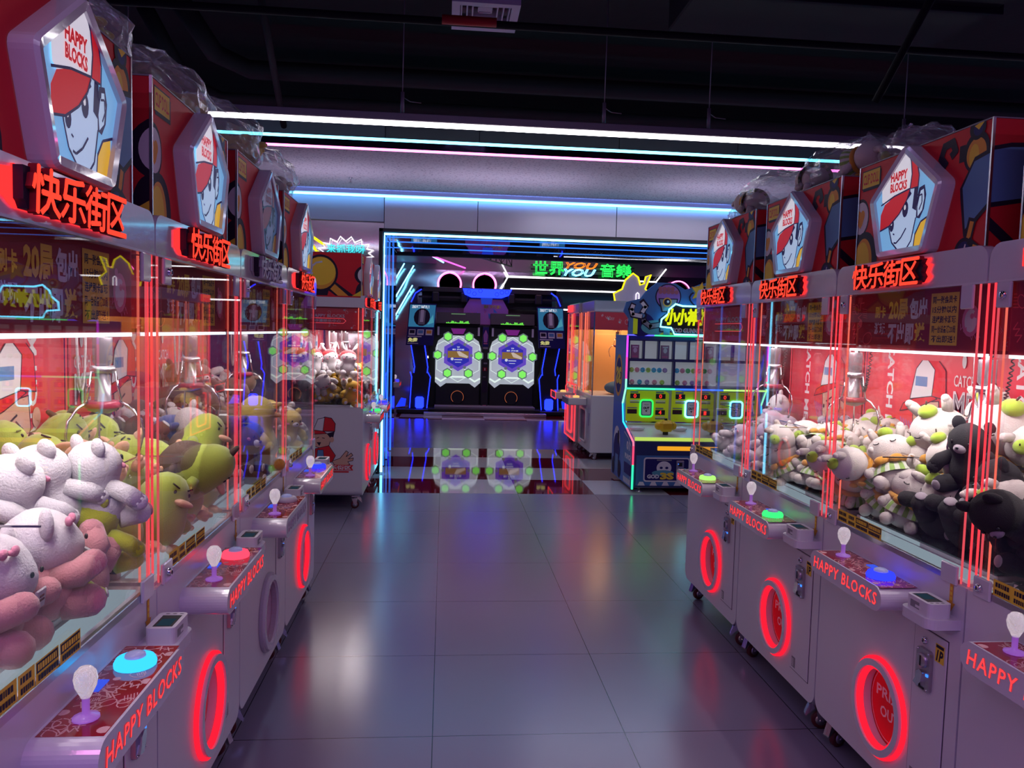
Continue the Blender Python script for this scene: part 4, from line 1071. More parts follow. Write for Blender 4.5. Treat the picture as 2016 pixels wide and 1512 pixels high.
    a.rect(.03, .86, .11, .93, DRED).rect(.06, .87, .075, .92, WPR).rect(.02, .42, .12, .66, DARK).rect(.04, .12, .11, .17, PINKP)
    for k in range(3): a.ell(.04 + k * .02, .74, .006, .006, WPR, 8)
    merge(b, a.b); b.build('coin_pillar', t)
    # big violet poster behind the title bars
    b = MB(); b.prism([(.55, 1.8), (1.45, 1.8), (1.45, 2.1), (1.3, 2.36), (.7, 2.36), (.55, 2.1)], .12, .15, mat('violet_poster', (.16, .05, .2), .4, emit=.10, ecol=(.5, .12, .6)))
    a = Art(lambda u, v_, l: (u, .12 - l, v_), .002); r_ = random.Random(9)
    for i in range(12): x, z = r_.uniform(.62, 1.38), r_.uniform(1.82, 2.3); a.poly([(x, z), (x + r_.uniform(.03, .1), z + r_.uniform(-.02, .08)), (x + r_.uniform(-.02, .04), z + r_.uniform(.08, .16))], (PINKP, LILAC, BLUEP, REDP)[i % 4])
    a.text('最强狂热夏！', .95, 2.12, 1.3, 2.19, YEL, .04); merge(b, a.b); b.build('poster_board', t)
    # overhead frame
    b = MB(); b.box(-.36, 2.42, .05, .25, 2.42, 2.52, BLACK, .01); b.box(-.36, 2.42, .05, .12, 2.3, 2.34, BLACK); 
    for s_, x in ((1, -.36), (-1, 2.42)): b.prism([(x, 2.52), (x + s_ * .12, 2.52), (x - s_ * .02, 2.36), (x - s_ * .02, 1.2), (x - s_ * .12, 1.2), (x - s_ * .12, 2.34)], .05, .25, BLACK)
    for x in (-.02, .55, 1.5, 2.05): b.box(x - .07, x + .07, -.02, .2, 2.22, 2.42, BLACK, .02)
    b.build('overhead_frame', t)
    MB().box(-.30, 2.36, .26, .3, 2.12, 2.46, BLACK).build('frame_back', t)
    b = MB(); b.prism([(.52, 2.5), (.56, 2.38), (.7, 2.33), (1.3, 2.33), (1.44, 2.38), (1.5, 2.5)], -.06, .05, E_BLUE)
    a = Art(lambda u, v_, l: (u, -.06 - l, v_), .003)
    for hx, hz in ((.64, 2.44), (.75, 2.4), (.87, 2.46), (1.2, 2.4), (1.3, 2.44), (1.4, 2.45)): H = hexa(hx, hz, .04); a.line(H + [H[0]], .006, NAVY)
    merge(b, a.b); b.lathe([(.1, -.12), (.12, 0)], emis('blue_dim', (.02, .05, .6), .8), 16, (1.0, 0, 2.32), 'z'); b.build('blue_light_arch', t)
    # side legs with blue edges, and poster boards on them
    for s_, x in ((1, -.40), (-1, 2.40)):
        def X(u): return x + s_ * u
        b = MB(); b.prism([(X(-.10), 1.36), (X(.20), 1.36), (X(.28), .85), (X(.33), .72), (X(.26), .10), (X(-.12), .10), (X(-.08), .72), (X(-.02), .86)][::s_], -.12, .1, BLACK)
        b.box(X(-.34), X(.42), -.35, .15, .02, .09, BLACK, .01)
        b.build('light_leg', t)
        b = MB()
        for P in ([(-.085, 1.36), (-.005, .92), (-.02, .80)], [(-.09, .82), (-.06, .72), (-.09, .10)], [(.185, 1.36), (.255, .92), (.245, .80)], [(.245, .84), (.31, .72), (.25, .10)]):
            b.tube([(X(u), -.13, v) for u, v in P], .010, E_BLUE, 5)
        b.build('blue_edge_light', t)
        b = MB(); b.box(X(.02), X(.19), -.22, -.12, .10, .33, E_BLUE, .03); b.build('blue_foot_light', t); MB().prism([(X(-.36), .12), (X(-.18), .14), (X(-.16), .28), (X(-.26), .3)][::s_], -.2, -.1, emis('blue_foot_glow', (.01, .03, 1), 1.6)).build('blue_side_light', t)
        b = MB(); b.tube([(X(-.10), .0, 2.2), (X(-.02), .0, 2.38), (X(.10), .0, 2.46)], .012, E_BLUE, 5); b.build('blue_shoulder_light', t)
        L0, L1 = sorted((X(-.15), X(.38)))
        b = MB(); o = -.26; tl = .03 * s_; PB = emis('poster_blue_glow', (.03, .16, .32), .8)
        b.prism([(L0 - tl, 1.35), (L1 - tl, 1.35), (L1 + tl, 2.17), (L0 + tl, 2.17)], o, o + .05, NAVY)
        a = Art(lambda u, v_, l: (L0 - tl + u * (L1 - L0) + v_ * 2 * tl, o - l, 1.36 + v_ * .8), .002)
        a.rect(.03, .44, .97, .98, PB).ell(.5, .68, .3, .22, DARK, 14).rect(.38, .5, .62, .84, GREYP).rect(.44, .56, .56, .86, WPR).text('加速试玩', .1, .89, .75, .97, SW, .04)
        a.poly([(.72, .5), (.95, .55), (.9, .75)], emis('poster_cyan', (.1, .45, .6), .6))
        for k in range(3): a.rect(.07 + k * .31, .24, .31 + k * .31, .38, WPR).rect(.1 + k * .31, .28, .28 + k * .31, .36, (DARK, BLUEP, AMB)[k])
        a.text('免费', .06, .07, .42, .17, emis('poster_yellow', (.85, .8, .3), .6), .05); a.rect(.05, .19, .55, .215, WPR).rect(.05, .025, .45, .045, WPR)
        merge(b, a.b); b.build('poster_panel', t)
rhythm()

# ------------------------------------------------------------------ blue shooting cabinet with prize windows
def gunner():
    t = thing('shooting_game_machine', 'blue shooting game cabinet with rgb edge lights and prize windows', 'arcade machine', (2.0, 7.88, 0))
    WD = 1.60; SB = mat('cabinet_blue', (.06, .16, .52), .4, bump=.02); SB2 = mat('cabinet_mid_blue', (.05, .17, .42), .4, bump=.02); DKB = mat('cabinet_navy', (.02, .035, .14), .4); LG = mat('lime_panel', (.42, .50, .01), .4, emit=.22, ecol=(.45, .55, .01)); PALE = mat('pale_lilac_panel', (.5, .48, .58), .4)
    OUT = [(0, .04), (.0, .53), (.15, .60), (.50, .70), (.56, .90), (.43, 1.08), (.44, 1.66), (1.0, 1.66), (1.0, .04)]
    b = MB(); b.prism([(.03, .05), (.03, .55), (.5, .66), (.52, 1.08), (.52, 1.655), (.98, 1.655), (.98, .05)], .02, WD - .02, PALE, 'x'); b.build('cabinet_body', t)
    for k, x in enumerate((0, WD - .02)):
        b = MB(); b.prism(OUT, x, x + .02, SB, 'x')
        a = Art(lambda u, v, l: ((x - l) if k == 0 else (x + .02 + l), u, v), .0015)
        a.poly([(.6, 1.45), (.97, 1.45), (.97, .9), (.62, .9)], SB2).ell(.78, 1.2, .17, .24, AMB).ell(.78, 1.2, .135, .20, NAVY)
        if k == 0: a.text('3S', .66, 1.10, .90, 1.30, YEL, .06)
        a.poly([(.05, .08), (.05, .50), (.2, .58), (.42, .64), (.42, .12)], SB2); a.line([(.08, .1), (.08, .48), (.22, .56), (.4, .6)], .016, WPR)
        if k == 0:
            F0 = a.F; a.F = lambda u, v, l: F0(.40 - u, v, l); a.text('01', .12, .42, .26, .52, WPR, .05); a.text('PUNCH', .06, .32, .34, .38, WPR, .05); a.F = F0
        a.ell(.75, .45, .16, .17, WPR).ell(.75, .36, .15, .18, NAVY).ell(.68, .50, .05, .08, DARK).ell(.6, .15, .07, .1, DARK).ell(.9, .15, .06, .1, DARK).rect(.66, .1, .8, .3, SB2).rect(.06, .16, .36, .28, NAVY)
        for j in range(7): a.poly([(.06 + j * .045, .06), (.09 + j * .045, .06), (.1 + j * .045, .12), (.07 + j * .045, .12)], WPR)
        merge(b, a.b); b.build('side_panel', t)
    segs = [([(-.012, .04), (-.012, .30)], (.03, 1, .35)), ([(-.012, .30), (-.012, .50)], (1, .05, .12)), ([(-.012, .5), (.0, .54), (.3, .645)], (1, .15, .25)), ([(.3, .645), (.49, .70), (.545, .9)], (.03, .6, 1)), ([(.545, .9), (.42, 1.08), (.42, 1.18)], (.25, 1, .5)), ([(.42, 1.18), (.42, 1.42)], (1, .05, .3)), ([(.42, 1.42), (.42, 1.655)], (.7, .05, .9))]
    for i, (P, c) in enumerate(segs):
        for x in (.0, WD): MB().tube([(x, y, z) for y, z in P], .010, emis('edge_rgb_%d' % i, c, 1.7), 6).build('edge_light', t)
    for (x0, x1, z, y, c) in ((0, .3, 1.665, .43, (.1, .1, 1)), (.3, .8, 1.665, .43, (.05, 1, .3)), (.8, 1.6, 1.665, .43, (.7, .9, 1)), (0, .55, 1.075, .41, (.05, 1, .4)), (.55, 1.1, 1.075, .41, (.03, .15, 1)), (1.1, 1.6, 1.075, .41, (.5, 1, .2))):
        MB().tube([(x0, y, z), (x1, y, z)], .010, emis('edge_h_%d_%d' % (x0 * 10, z * 10), c, 1.7), 6).build('edge_light', t)
    # prize windows
    b = MB(); y = .46
    b.box(.02, WD - .02, y, .52, 1.085, 1.115, DKB); b.box(.02, WD - .02, y, .52, 1.375, 1.405, DKB); b.box(.02, WD - .02, y, .52, 1.60, 1.655, DKB)
    for k in range(10): b.box(.02 + k * .1695, .035 + k * .1695 + .005, y, .52, 1.40, 1.61, DKB)
    for k in range(4): b.box(.02 + k * .515, .045 + k * .515, y, .52, 1.11, 1.38, DKB)
    b.build('window_grid', t)
    b = MB(); b.box(.04, WD - .04, .519, .522, 1.1, 1.62, mat('display_back_lit', (.5, .5, .55), .5, emit=.2, ecol=(.7, .8, .85))); b.build('display_back', t)
    b = MB(); b.box(.04, WD - .04, .475, .518, 1.245, 1.25, ACRYL); b.build('display_shelf', t)
    MB().box(.03, WD - .03, .455, .458, 1.10, 1.62, GLASS).build('display_glass', t)
    # score panels
    for k in range(3):
        x = .03 + k * .515; n = MB()
        n.prism([(x, .68), (x + .48, .68), (x + .48, 1.02), (x + .44, 1.045), (x + .12, 1.045), (x + .10, 1.055), (x, 1.055)], .49, .505, LG)
        a = Art(lambda u, v, l: (x + u, .49 - l, v), .0015); LED = emis('score_digit', (1, .03, .02), 1.5); DIM = mat('score_dim', (.09, .01, .01), .3)
        for (u, v, d) in ((.04, .96, '050'[k]), (.33, .96, '000'[k]), (.33, .78, '411'[k])):
            a.rect(u, v, u + .11, v + .055, BLACK); a.text(d, u + .038, v + .006, u + .070, v + .050, LED, .02)
            a.rect(u, v + .062, u + .09, v + .08, GREYP).rect(u, v - .03, u + .11, v - .018, WPR).rect(u, v - .05, u + .11, v - .036, GREYP)
        a.rect(.01, .79, .12, .84, BLACK)
        for j in range(4): a.rect(.02 + j * .024, .80, .036 + j * .024, .83, DIM)
        a.rect(.01, .85, .12, .862, GREYP); a.text('1234'[k] + ' PLAYER', .02, 1.058, .14, 1.072, DARK, .03)
        merge(n, a.b); n.build('score_panel', t)
        C1 = (E_GREEN, E_CYAN, E_CYAN)[k]; o = MB(); P = rrect(x + .155, .76, x + .295, .945, .03); o.tube([(u, .478, v) for u, v in P], .009, C1, 6, True); P = rrect(x + .17, .775, x + .28, .93, .02); o.tube([(u, .48, v) for u, v in P], .006, SB2, 6, True)
        o.box(x + .175, x + .275, .482, .49, .78, .925, mat('prize_flap', (.5, .52, .55), .3, emit=.1)); a = Art(lambda u, v, l: (x + .175 + u, .482 - l, .78 + v), .001); a.text('PRIZE', .025, .105, .075, .12, GREYP, .03).text('OUT', .015, .06, .085, .09, DARK, .06).poly([(.035, .05), (.065, .05), (.05, .03)], DARK); merge(o, a.b); o.build('prize_out_flap', t)
    # shelf with pearls and gun heads
    b = MB(); b.prism([(.02, .55), (.02, .585), (.49, .69), (.49, .60)], .02, WD - .02, mat('play_shelf', (.5, .5, .5), .3, emit=.1), 'x'); b.build('play_shelf', t)
    b = MB(); b.box(.02, WD - .02, .0, .022, .555, .59, emis('shelf_lime_glow', (.65, .9, .15), .8)); b.build('shelf_edge_light', t)
    b = MB(); b.box(.02, WD - .02, .40, .46, .70, .715, CHROME); b.build('rail', t)
    for k in range(7):
        x = .10 + k * .235
        if k % 2: continue
        MB().ball((x, .25, .655), (.085, .05, .028), mat('pearl_white', (.75, .75, .78), .15), 12, 6).build('pearl_dome', t)
    for x in (.37, .885, 1.4):
        g = MB(); YG = mat('gun_yellow', (.8, .5, .01), .4, bump=.2, bscale=30)
        g.box(x - .075, x + .075, .03, .16, .645, .765, YG, .03); g.ball((x - .075, .10, .705), .046, YG, 10, 6); g.ball((x + .075, .10, .705), .046, YG, 10, 6); g.tube([(x, .1, .61), (x, .1, .66)], .03, BLACK, 8); g.tube([(x, .1, .76), (x, .1, .785)], .016, BLACK, 8); g.tube([(x, .16, .66), (x, .25, .70)], .02, BLACK, 8); g.build('gun_head', t)
    # lower front
    b = MB(); b.box(.02, WD - .02, .0, .03, .06, .55, DKB, .005)
    a = Art(lambda u, v, l: (u, -l, v), .0015); a.poly([(.04, .08), (.8, .08), (.8, .36), (.76, .40), (.04, .40)], SB2).poly(rrect(.12, .12, .62, .38, .03), WPR).poly(rrect(.135, .135, .605, .365, .02), NAVY)
    a.ell(.34, .27, .08, .07, WPR).ell(.31, .27, .018, .014, NAVY, 8).ell(.37, .27, .018, .014, NAVY, 8).ell(.33, .215, .12, .03, mat('saucer_teal', (.1, .35, .45), .4)).text('3S', .30, .145, .45, .22, YEL, .06).text('GOD', .16, .155, .29, .20, WPR, .06).rect(.26, .345, .42, .358, GREYP)
    for j in range(6): a.poly([(.06 + j * .13, .08), (.14 + j * .13, .08), (.12 + j * .13, .12), (.08 + j * .13, .12)], WPR)
    a.rect(.84, .08, 1.56, .38, SB2); merge(b, a.b); b.build('lower_front', t)
    b = MB(); b.box(.26, 1.34, -.012, .0, .455, .50, emis('amber_bar_glow', (1, .42, .02), .9), .01); b.build('amber_bar', t)
    b = MB(); b.box(.47, .55, -.02, -.0, .24, .35, ZINC, .004); b.box(.49, .53, -.024, -.02, .29, .33, BLACK); b.box(.485, .495, -.024, -.02, .31, .32, E_SKY); b.box(.62, .68, -.006, .0, .35, .39, YEL); b.build('coin_plate', t)
    for x in (.1, .8, 1.5): MB().lathe([(.035, 0), (.035, .012), (.012, .018), (.012, .06)], ALU, 10, (x, .08, 0)).build('levelling_foot', t)
    # marquee board
    b = MB(); y = .40
    TEAL = mat('marquee_teal', (.08, .3, .36), .4, emit=.08); 
    b.prism([(.0, 1.67), (1.6, 1.67), (1.6, 2.05), (1.5, 2.24), (1.3, 2.36), (1.05, 2.30), (.8, 2.24), (.62, 2.17), (.5, 2.24), (.3, 2.24), (.18, 2.14), (.12, 2.06), (-.03, 2.02), (-.06, 1.92), (.0, 1.84)], y, y + .03, SB2)
    a = Art(lambda u, v, l: (u, y - l, v), .0015)
    a.ell(.14, 1.78, .15, .13, NAVY, a0=0).rect(.0, 1.675, .05, 1.9, BLUEP).rect(.05, 1.675, .1, 1.9, LG).ell(.3, 1.75, .16, .08, TEAL).poly([(.34, 1.675), (.42, 1.72), (.40, 1.80), (.5, 1.76), (.6, 1.79), (.56, 1.675)], YEL)
    # generic round-headed robot in a glass dome
    a.ell(.43, 2.09, .145, .14, DARK).ell(.43, 2.09, .132, .128, LILAC)
    for j in range(9): a.ell(.34 + (j % 5) * .045, 2.14 + (j // 5) * .035, .024, .024, mat('candy_rose', (.42, .12, .16), .4), 10)
    a.poly([(.32, 2.07), (.54, 2.07), (.52, 1.92), (.36, 1.92)], DARK).poly([(.335, 2.06), (.525, 2.06), (.508, 1.932), (.372, 1.932)], GREYP).ell(.42, 2.03, .05, .05, AMB, 18).ell(.42, 2.03, .037, .037, DARK, 18).ell(.428, 2.036, .014, .014, WPR, 10).rect(.385, 1.945, .48, 1.97, TEAL)
    a.poly([(.34, 1.70), (.52, 1.70), (.54, 1.88), (.40, 1.9), (.33, 1.84)], DARK).poly([(.355, 1.715), (.51, 1.715), (.525, 1.87), (.41, 1.885), (.345, 1.83)], GREYP).rect(.39, 1.675, .46, 1.79, TEAL)
    a.line([(.34, 1.78), (.24, 1.76), (.17, 1.81), (.15, 1.87)], .065, DARK).line([(.34, 1.78), (.24, 1.76), (.17, 1.81), (.15, 1.87)], .045, GREYP).ell(.15, 1.88, .048, .048, DARK, 16).ell(.15, 1.88, .026, .026, BLUEP, 14)
    a.line([(.13, 1.86), (.04, 1.88), (.02, 1.94), (.04, 1.99)], .06, DARK).line([(.13, 1.87), (.04, 1.885), (.025, 1.94), (.04, 1.98)], .042, WPR).line([(.15, 1.92), (.18, 1.98), (.14, 2.03)], .06, DARK).line([(.15, 1.92), (.18, 1.97), (.145, 2.01)], .04, WPR)
    # saucer with a plain moon and a star
    a.ell(1.15, 2.02, .5, .16, DARK, rot=-.15).ell(1.15, 2.02, .48, .145, SB, rot=-.15).ell(1.12, 2.09, .44, .09, TEAL, rot=-.2).ell(1.12, 2.11, .42, .07, YEL, rot=-.2).ell(1.13, 2.125, .36, .05, DARK, rot=-.2)
    a.ell(1.15, 2.2, .17, .14, DARK).ell(1.15, 2.2, .155, .125, mat('moon_grey', (.33, .35, .45), .4)).ell(1.1, 2.22, .03, .025, GREYP, 12).ell(1.2, 2.17, .022, .02, GREYP, 12)
    S = [(.78 + (.11 if k % 2 == 0 else .05) * math.sin(k * PI / 5 + .2), 2.15 + (.11 if k % 2 == 0 else .05) * math.cos(k * PI / 5 + .2)) for k in range(10)]; a.poly(S, YEL).line(S + [S[0]], .006, AMB)
    merge(b, a.b); b.build('marquee_board', t)
    b = MB(); P = [(u - .12, v) for u, v in ((.46, 1.76), (.47, 1.84), (.54, 1.90), (.55, 1.95), (.62, 2.01), (.70, 1.99), (1.0, 1.99), (1.05, 1.9), (1.05, 1.68), (.62, 1.68), (.58, 1.75))]
    b.prism(P, .35, .40, BLACK); b.tube([(u, .345, v) for u, v in P], .010, E_CYAN, 6, True); b.build('title_sign', t)
    b = MB(); text3d(b, '小小神炮', lambda u, v, l: (u, .35 - l, v), .385, 1.775, .885, 1.965, 0, .015, emis('title_lime', (.75, .85, .01), 1.0), None, .045, .18); b.build('title_characters', t)
    b = MB(); text3d(b, 'GOD GUNNER', lambda u, v, l: (u, .35 - l, v), .46, 1.70, .82, 1.75, 0, .012, WPR, None, .05); b.build('title_lettering', t)
    return t
gunner()
PAL = {'blue': (.05, .45, .75), 'lime': (.45, .7, .1), 'rose': (.75, .3, .4), 'violet': (.4, .3, .6), 'green': (.08, .6, .15), 'orange': (.8, .3, .05)}
def capsule(c):
    def f():
        b = MB(); b.ball((0, 0, .028), .028, mat('capsule_' + c, PAL[c], .25, emit=.05), 12, 8); b.tube([(.0285 * math.cos(q), .0285 * math.sin(q), .028) for q in [k * PI / 8 for k in range(16)]], .0012, WPR, 4, True); return b
    return f
POSW = ['first', 'second', 'third', 'fourth', 'fifth', 'sixth', 'seventh', 'eighth', 'ninth', 'tenth']
for win, cs in ((0, ['lime', 'rose', 'blue', 'lime', 'blue', 'blue', 'violet']), (1, ['blue', 'rose', 'green', 'lime', 'orange', 'green', 'rose'])):
    for i, c in enumerate(cs):
        o = cached('capsule_toy', capsule(c), key='cap' + c, loc=(2.075 + win * .515 + i * .063, 7.88 + .497, 1.2501)); tag(o, '%s capsule ball, %s on the upper shelf of the %s prize window' % (c, POSW[i], ('left', 'middle')[win]), 'capsule', 'capsules on the window shelf')
    for i, c in enumerate(['rose', 'blue', 'violet', 'rose', 'lime'][::-1 if win else 1]):
        o = cached('capsule_toy', capsule(c), key='cap' + c, loc=(2.085 + win * .515 + i * .085, 7.88 + .497, 1.1155)); tag(o, '%s capsule ball, %s on the floor of the %s prize window' % (c, POSW[i], ('left', 'middle')[win]), 'capsule', 'capsules on the window floor')
def prize_carton():
    b = MB(); b.box(-.045, .045, -.015, .015, 0, .15, mat('carton_rose', (.42, .2, .3), .5), .002); a = Art(lambda u, v, l: (u, -.015 - l, v), .0008); a.ell(0, .09, .022, .028, WPR).rect(-.03, .015, .03, .03, PINKP).rect(-.03, .12, .03, .135, WPR); merge(b, a.b); return b
for i, k in enumerate((0, 2, 5)):
    o = cached('toy_carton', prize_carton, loc=(2.105 + k * .1695, 7.88 + .497, 1.4055)); tag(o, 'small pink toy carton, %s from the left in the upper prize windows' % POSW[i], 'box', 'cartons in the upper prize windows')

# ------------------------------------------------------------------ red-lined claw machines past the doorway
def tall_claw(label, loc, glow):
    t = thing('claw_machine', label, 'claw machine', loc, R(-90), 'tall claw machines past the doorway'); W2, D2 = .9, .85
    b = MB(); b.box(0, W2, 0, D2, .10, .86, WHITE, .01); b.build('cabinet_body', t)
    b = MB(); b.box(0, W2, 0, D2, 1.95, 2.10, WHITE, .012); b.build('header', t)
    b = MB(); b.box(.01, W2 - .01, .02, .03, 1.72, 1.95, REDB); b.box(W2 - .02, W2 - .01, .03, D2, 1.72, 1.95, REDB)
    a = Art(lambda u, v, l: (W2 - .01 + l, .05 + u, 1.73 + v)); squiggles(a, .03, .02, .75, .18, 16, WPR, 21, 1.6); a.text('HAPPY', .45, .08, .65, .12, WPR, .02); merge(b, a.b); b.build('inner_banner', t)
    b = MB(); b.box(.01, W2 - .01, D2 - .04, D2 - .02, .86, 1.95, mat('warm_orange_backdrop', (.75, .38, .14), .5)); b.box(.01, .03, .03, D2 - .03, .86, 1.95, mat('warm_orange_backdrop', (.75, .38, .14), .5)); b.build('orange_backdrop', t)
    MB().box(.02, W2 - .02, .004, .009, .87, 1.95, GLASS).build('front_glass', t)
    MB().box(W2 - .008, W2 - .003, .03, D2 - .02, .87, 1.95, GLASS).build('side_glass', t)
    for x, y in ((.012, .012), (W2 - .012, .012), (W2 - .012, D2 - .012), (.3, .0)): MB().box(x - .008, x + .008, y - .008, y + .008, .86, 1.95, CHROME if x != .3 else E_ORG).build('corner_post', t)
    for x in (.0, W2 * .55): MB().box(x - .006, x + .006, -.01, .0, .9, 1.96, E_RED if glow else E_ORG).build('led_strip', t)
    c = MB(); c.box(.15, .62, -.26, 0, .70, .80, WHITE_GLOSS, .01); c.build('console', t)
    MB().lathe([(.045, 0), (.045, .015), (.03, .025), (0, .028)], emis('button_amber', (1, .6, .2), 1), 16, (.5, -.13, .80)).build('push_button', t)
    if glow:
        g = MB(); L_ = lambda P: g.tube([(u, -.012, v) for u, v in P], .009, E_RED, 5)
        L_([(.02, .86), (.1, .92), (.75, .92), (.75, .80)]); L_([(.0, .12), (.0, .86)]); L_([(.88, .12), (.88, .80)]); L_([(.0, .12), (.88, .12)]); P = rrect(.2, .2, .6, .66, .05); g.tube([(u, -.012, v) for u, v in P], .012, E_RED, 5, True)
        L_([(.15, .82), (.15, .70)]); g.tube([(.15, -.262, .70), (.62, -.262, .70), (.62, -.262, .80), (.15, -.262, .80)], .007, E_RED, 5, True); g.build('red_neon_outline', t)
        sg = MB(); sg.box(.05, .4, -.03, 0, 1.98, 2.08, E_RED); sg.build('red_sign', t)
    else:
        g = MB(); P = rrect(.2, .2, .62, .64, .06); g.tube([(u, -.005, v) for u, v in P], .018, WHITE_GLOSS, 6, True); g.box(.22, .6, -.004, -.001, .22, .62, mat('hatch_smoke', (.1, .05, .1), .2)); g.build('prize_hatch', t)
        MB().box(.14, .63, -.265, -.26, .71, .79, GREYP).build('console_front', t); MB().box(.80, .85, -.012, 0, .45, .62, ZINC, .003).build('coin_slot', t); MB().box(.62, .85, -.004, 0, .18, .68, WHITE, .001).build('coin_door', t)
        a = Art(lambda u, v, l: (W2 + l, u, v)); a.outl([(.62, .50), (.5, .47), (.49, .44), (.6, .43), (.66, .44), (.7, .4), (.78, .4), (.78, .52), (.7, .53)], .008, SKINP, DARK); a.b.build('hand_sticker', t)
    for x, y in ((.08, .08), (W2 - .08, .08), (W2 - .08, D2 - .1)):
        k = cached('caster', caster, t, loc=(x, y, -.015), rot=(0, 0, R(90))); cached('caster_wheel', caster_wheel, k); cached('brake_pedal', caster_brake, k)
    ch = cached('claw_head', claw_head, t, loc=(.55, .4, 1.72))
    for k in range(3): cached('claw_arm', claw_arm(k), ch, key='arm%d' % k)
    cached('coiled_cable', cable, t, loc=(.55, .4, 1.72))
    area('cabinet_lamp', (W2 / 2, .42, 1.9), (0, 0, 0), .7, .5, (1, .72, .42), 9, t)
    return t
tall_claw('tall white claw machine with orange-lit inside, beside the blue shooting cabinet', (1.93, 10.80, 0), False)
tall_claw('claw machine outlined in red neon, past the doorway on the right', (1.90, 11.75, 0), True)
t = thing('flame_sign', 'lilac flame-shaped sign with yellow neon edge on a claw machine', 'neon sign', (2.45, 10.0, 2.10))
P = [(-.23, 0), (-.25, .10), (-.14, .16), (-.10, .28), (.0, .37), (.07, .32), (.10, .22), (.15, .24), (.17, .33), (.24, .36), (.17, .17), (.25, .1), (.22, 0)]
MB().prism(P, 0, .04, mat('sign_lilac', (.5, .42, .62), .35, emit=.15)).build('sign_board', t); MB().tube([(u, -.006, v) for u, v in P], .011, E_YEL, 6, False).build('yellow_neon_edge', t); MB().tube([(.05, -.006, .0), (.05, -.006, .1), (.07, -.006, .12), (.09, -.006, .1), (.09, -.006, .0)], .004, E_WN, 5).build('white_neon_loop', t)
t = thing('round_cushion', 'blue-grey round cushion lying in the orange-lit claw machine', 'cushion', (2.35, 10.15, .86)); MB().ball((0, 0, .09), (.2, .17, .09), mat('slate_plush', (.08, .17, .27), .9, bump=.3, bscale=80), 20, 12).build('cushion_body', t); MB().ball((0, -.168, .10), (.02, .012, .02), mat('slate_plush2', (.1, .2, .3), .9), 8, 6).build('button', t)
# ------------------------------------------------------------------ plush toys
def fur(name, c, b=.35, sc=90):
    return mat('plush_' + name, c, .95, bump=b * .8, bscale=sc * 3, sheen=.0 if sum(c) < .4 else .4)
FUR = {'cream': fur('cream', (.74, .66, .60)), 'white': fur('white', (.78, .73, .74), .5, 60), 'pink': fur('pink', (.72, .30, .32), .5, 60), 'lime': fur('lime', (.50, .54, .02), .4, 70), 'green': fur('green', (.36, .44, .05), .25), 'brown': fur('brown', (.22, .10, .08)), 'black': fur('black', (.018, .016, .018), .3),
       'yellow': fur('yellow', (.66, .50, .12)), 'blue': fur('blue', (.06, .10, .35)), 'grey': fur('grey', (.42, .44, .46)), 'peach': fur('peach', (.75, .40, .24), .2), 'umber': fur('umber', (.10, .06, .045), .3), 'gold': fur('gold', (.70, .42, .03)), 'rose': fur('rose', (.80, .28, .40)), 'maroon': fur('maroon', (.18, .02, .03)), 'lilac': fur('lilac', (.52, .42, .52)), 'orange': fur('orange', (.72, .33, .04), .15), 'leaf': fur('leaf', (.32, .52, .12), .15), 'stripe': fur('stripe', (.72, .76, .62), .15), 'red': fur('red', (.62, .04, .05)), 'padgrey': fur('padgrey', (.32, .26, .30), .1)}
EYE = mat('plush_eye_bead', (.01, .01, .012), .2)
def blob(ells, k, m, cen, n=26, kk=18):
    """star-shaped skin over softly joined ellipsoids"""
    cen = np.array(cen); vs = []; dirs = []
    for i in range(kk + 1):
        a = PI * i / kk
        for j in range(n): q = 2 * PI * j / n; dirs.append((math.sin(a) * math.cos(q), math.sin(a) * math.sin(q), math.cos(a)))
    d = np.array(dirs); ts = np.linspace(.42, .002, 210)
    P = cen + d[:, None, :] * ts[None, :, None]; S = None
    for c, r in ells:
        r = np.array(r); s_ = (np.linalg.norm((P - np.array(c)) / r, axis=2) - 1) * r.min()
        if S is None: S = s_
        else: h = np.clip(.5 + .5 * (S - s_) / k, 0, 1); S = S * (1 - h) + s_ * h - k * h * (1 - h)
    ins = S < 0; idx = ins.argmax(axis=1); t = ts[idx]
    V = cen + d * t[:, None]
    b = MB(); fs = [(i * n + j, (i + 1) * n + j, (i + 1) * n + (j + 1) % n, i * n + (j + 1) % n) for i in range(kk) for j in range(n)]
    b.add([tuple(v) for v in V], fs, m, True); return b
def el(c, r, m, n=12, k=8): return lambda: MB().ball(c, r, m, n, k)
def tube_limb(P, rs, m):
    def f():
        b = MB(); b.tube(P, rs, m, 10); b.ball(P[-1], rs[-1] * 1.02, m, 10, 6); return b
    return f
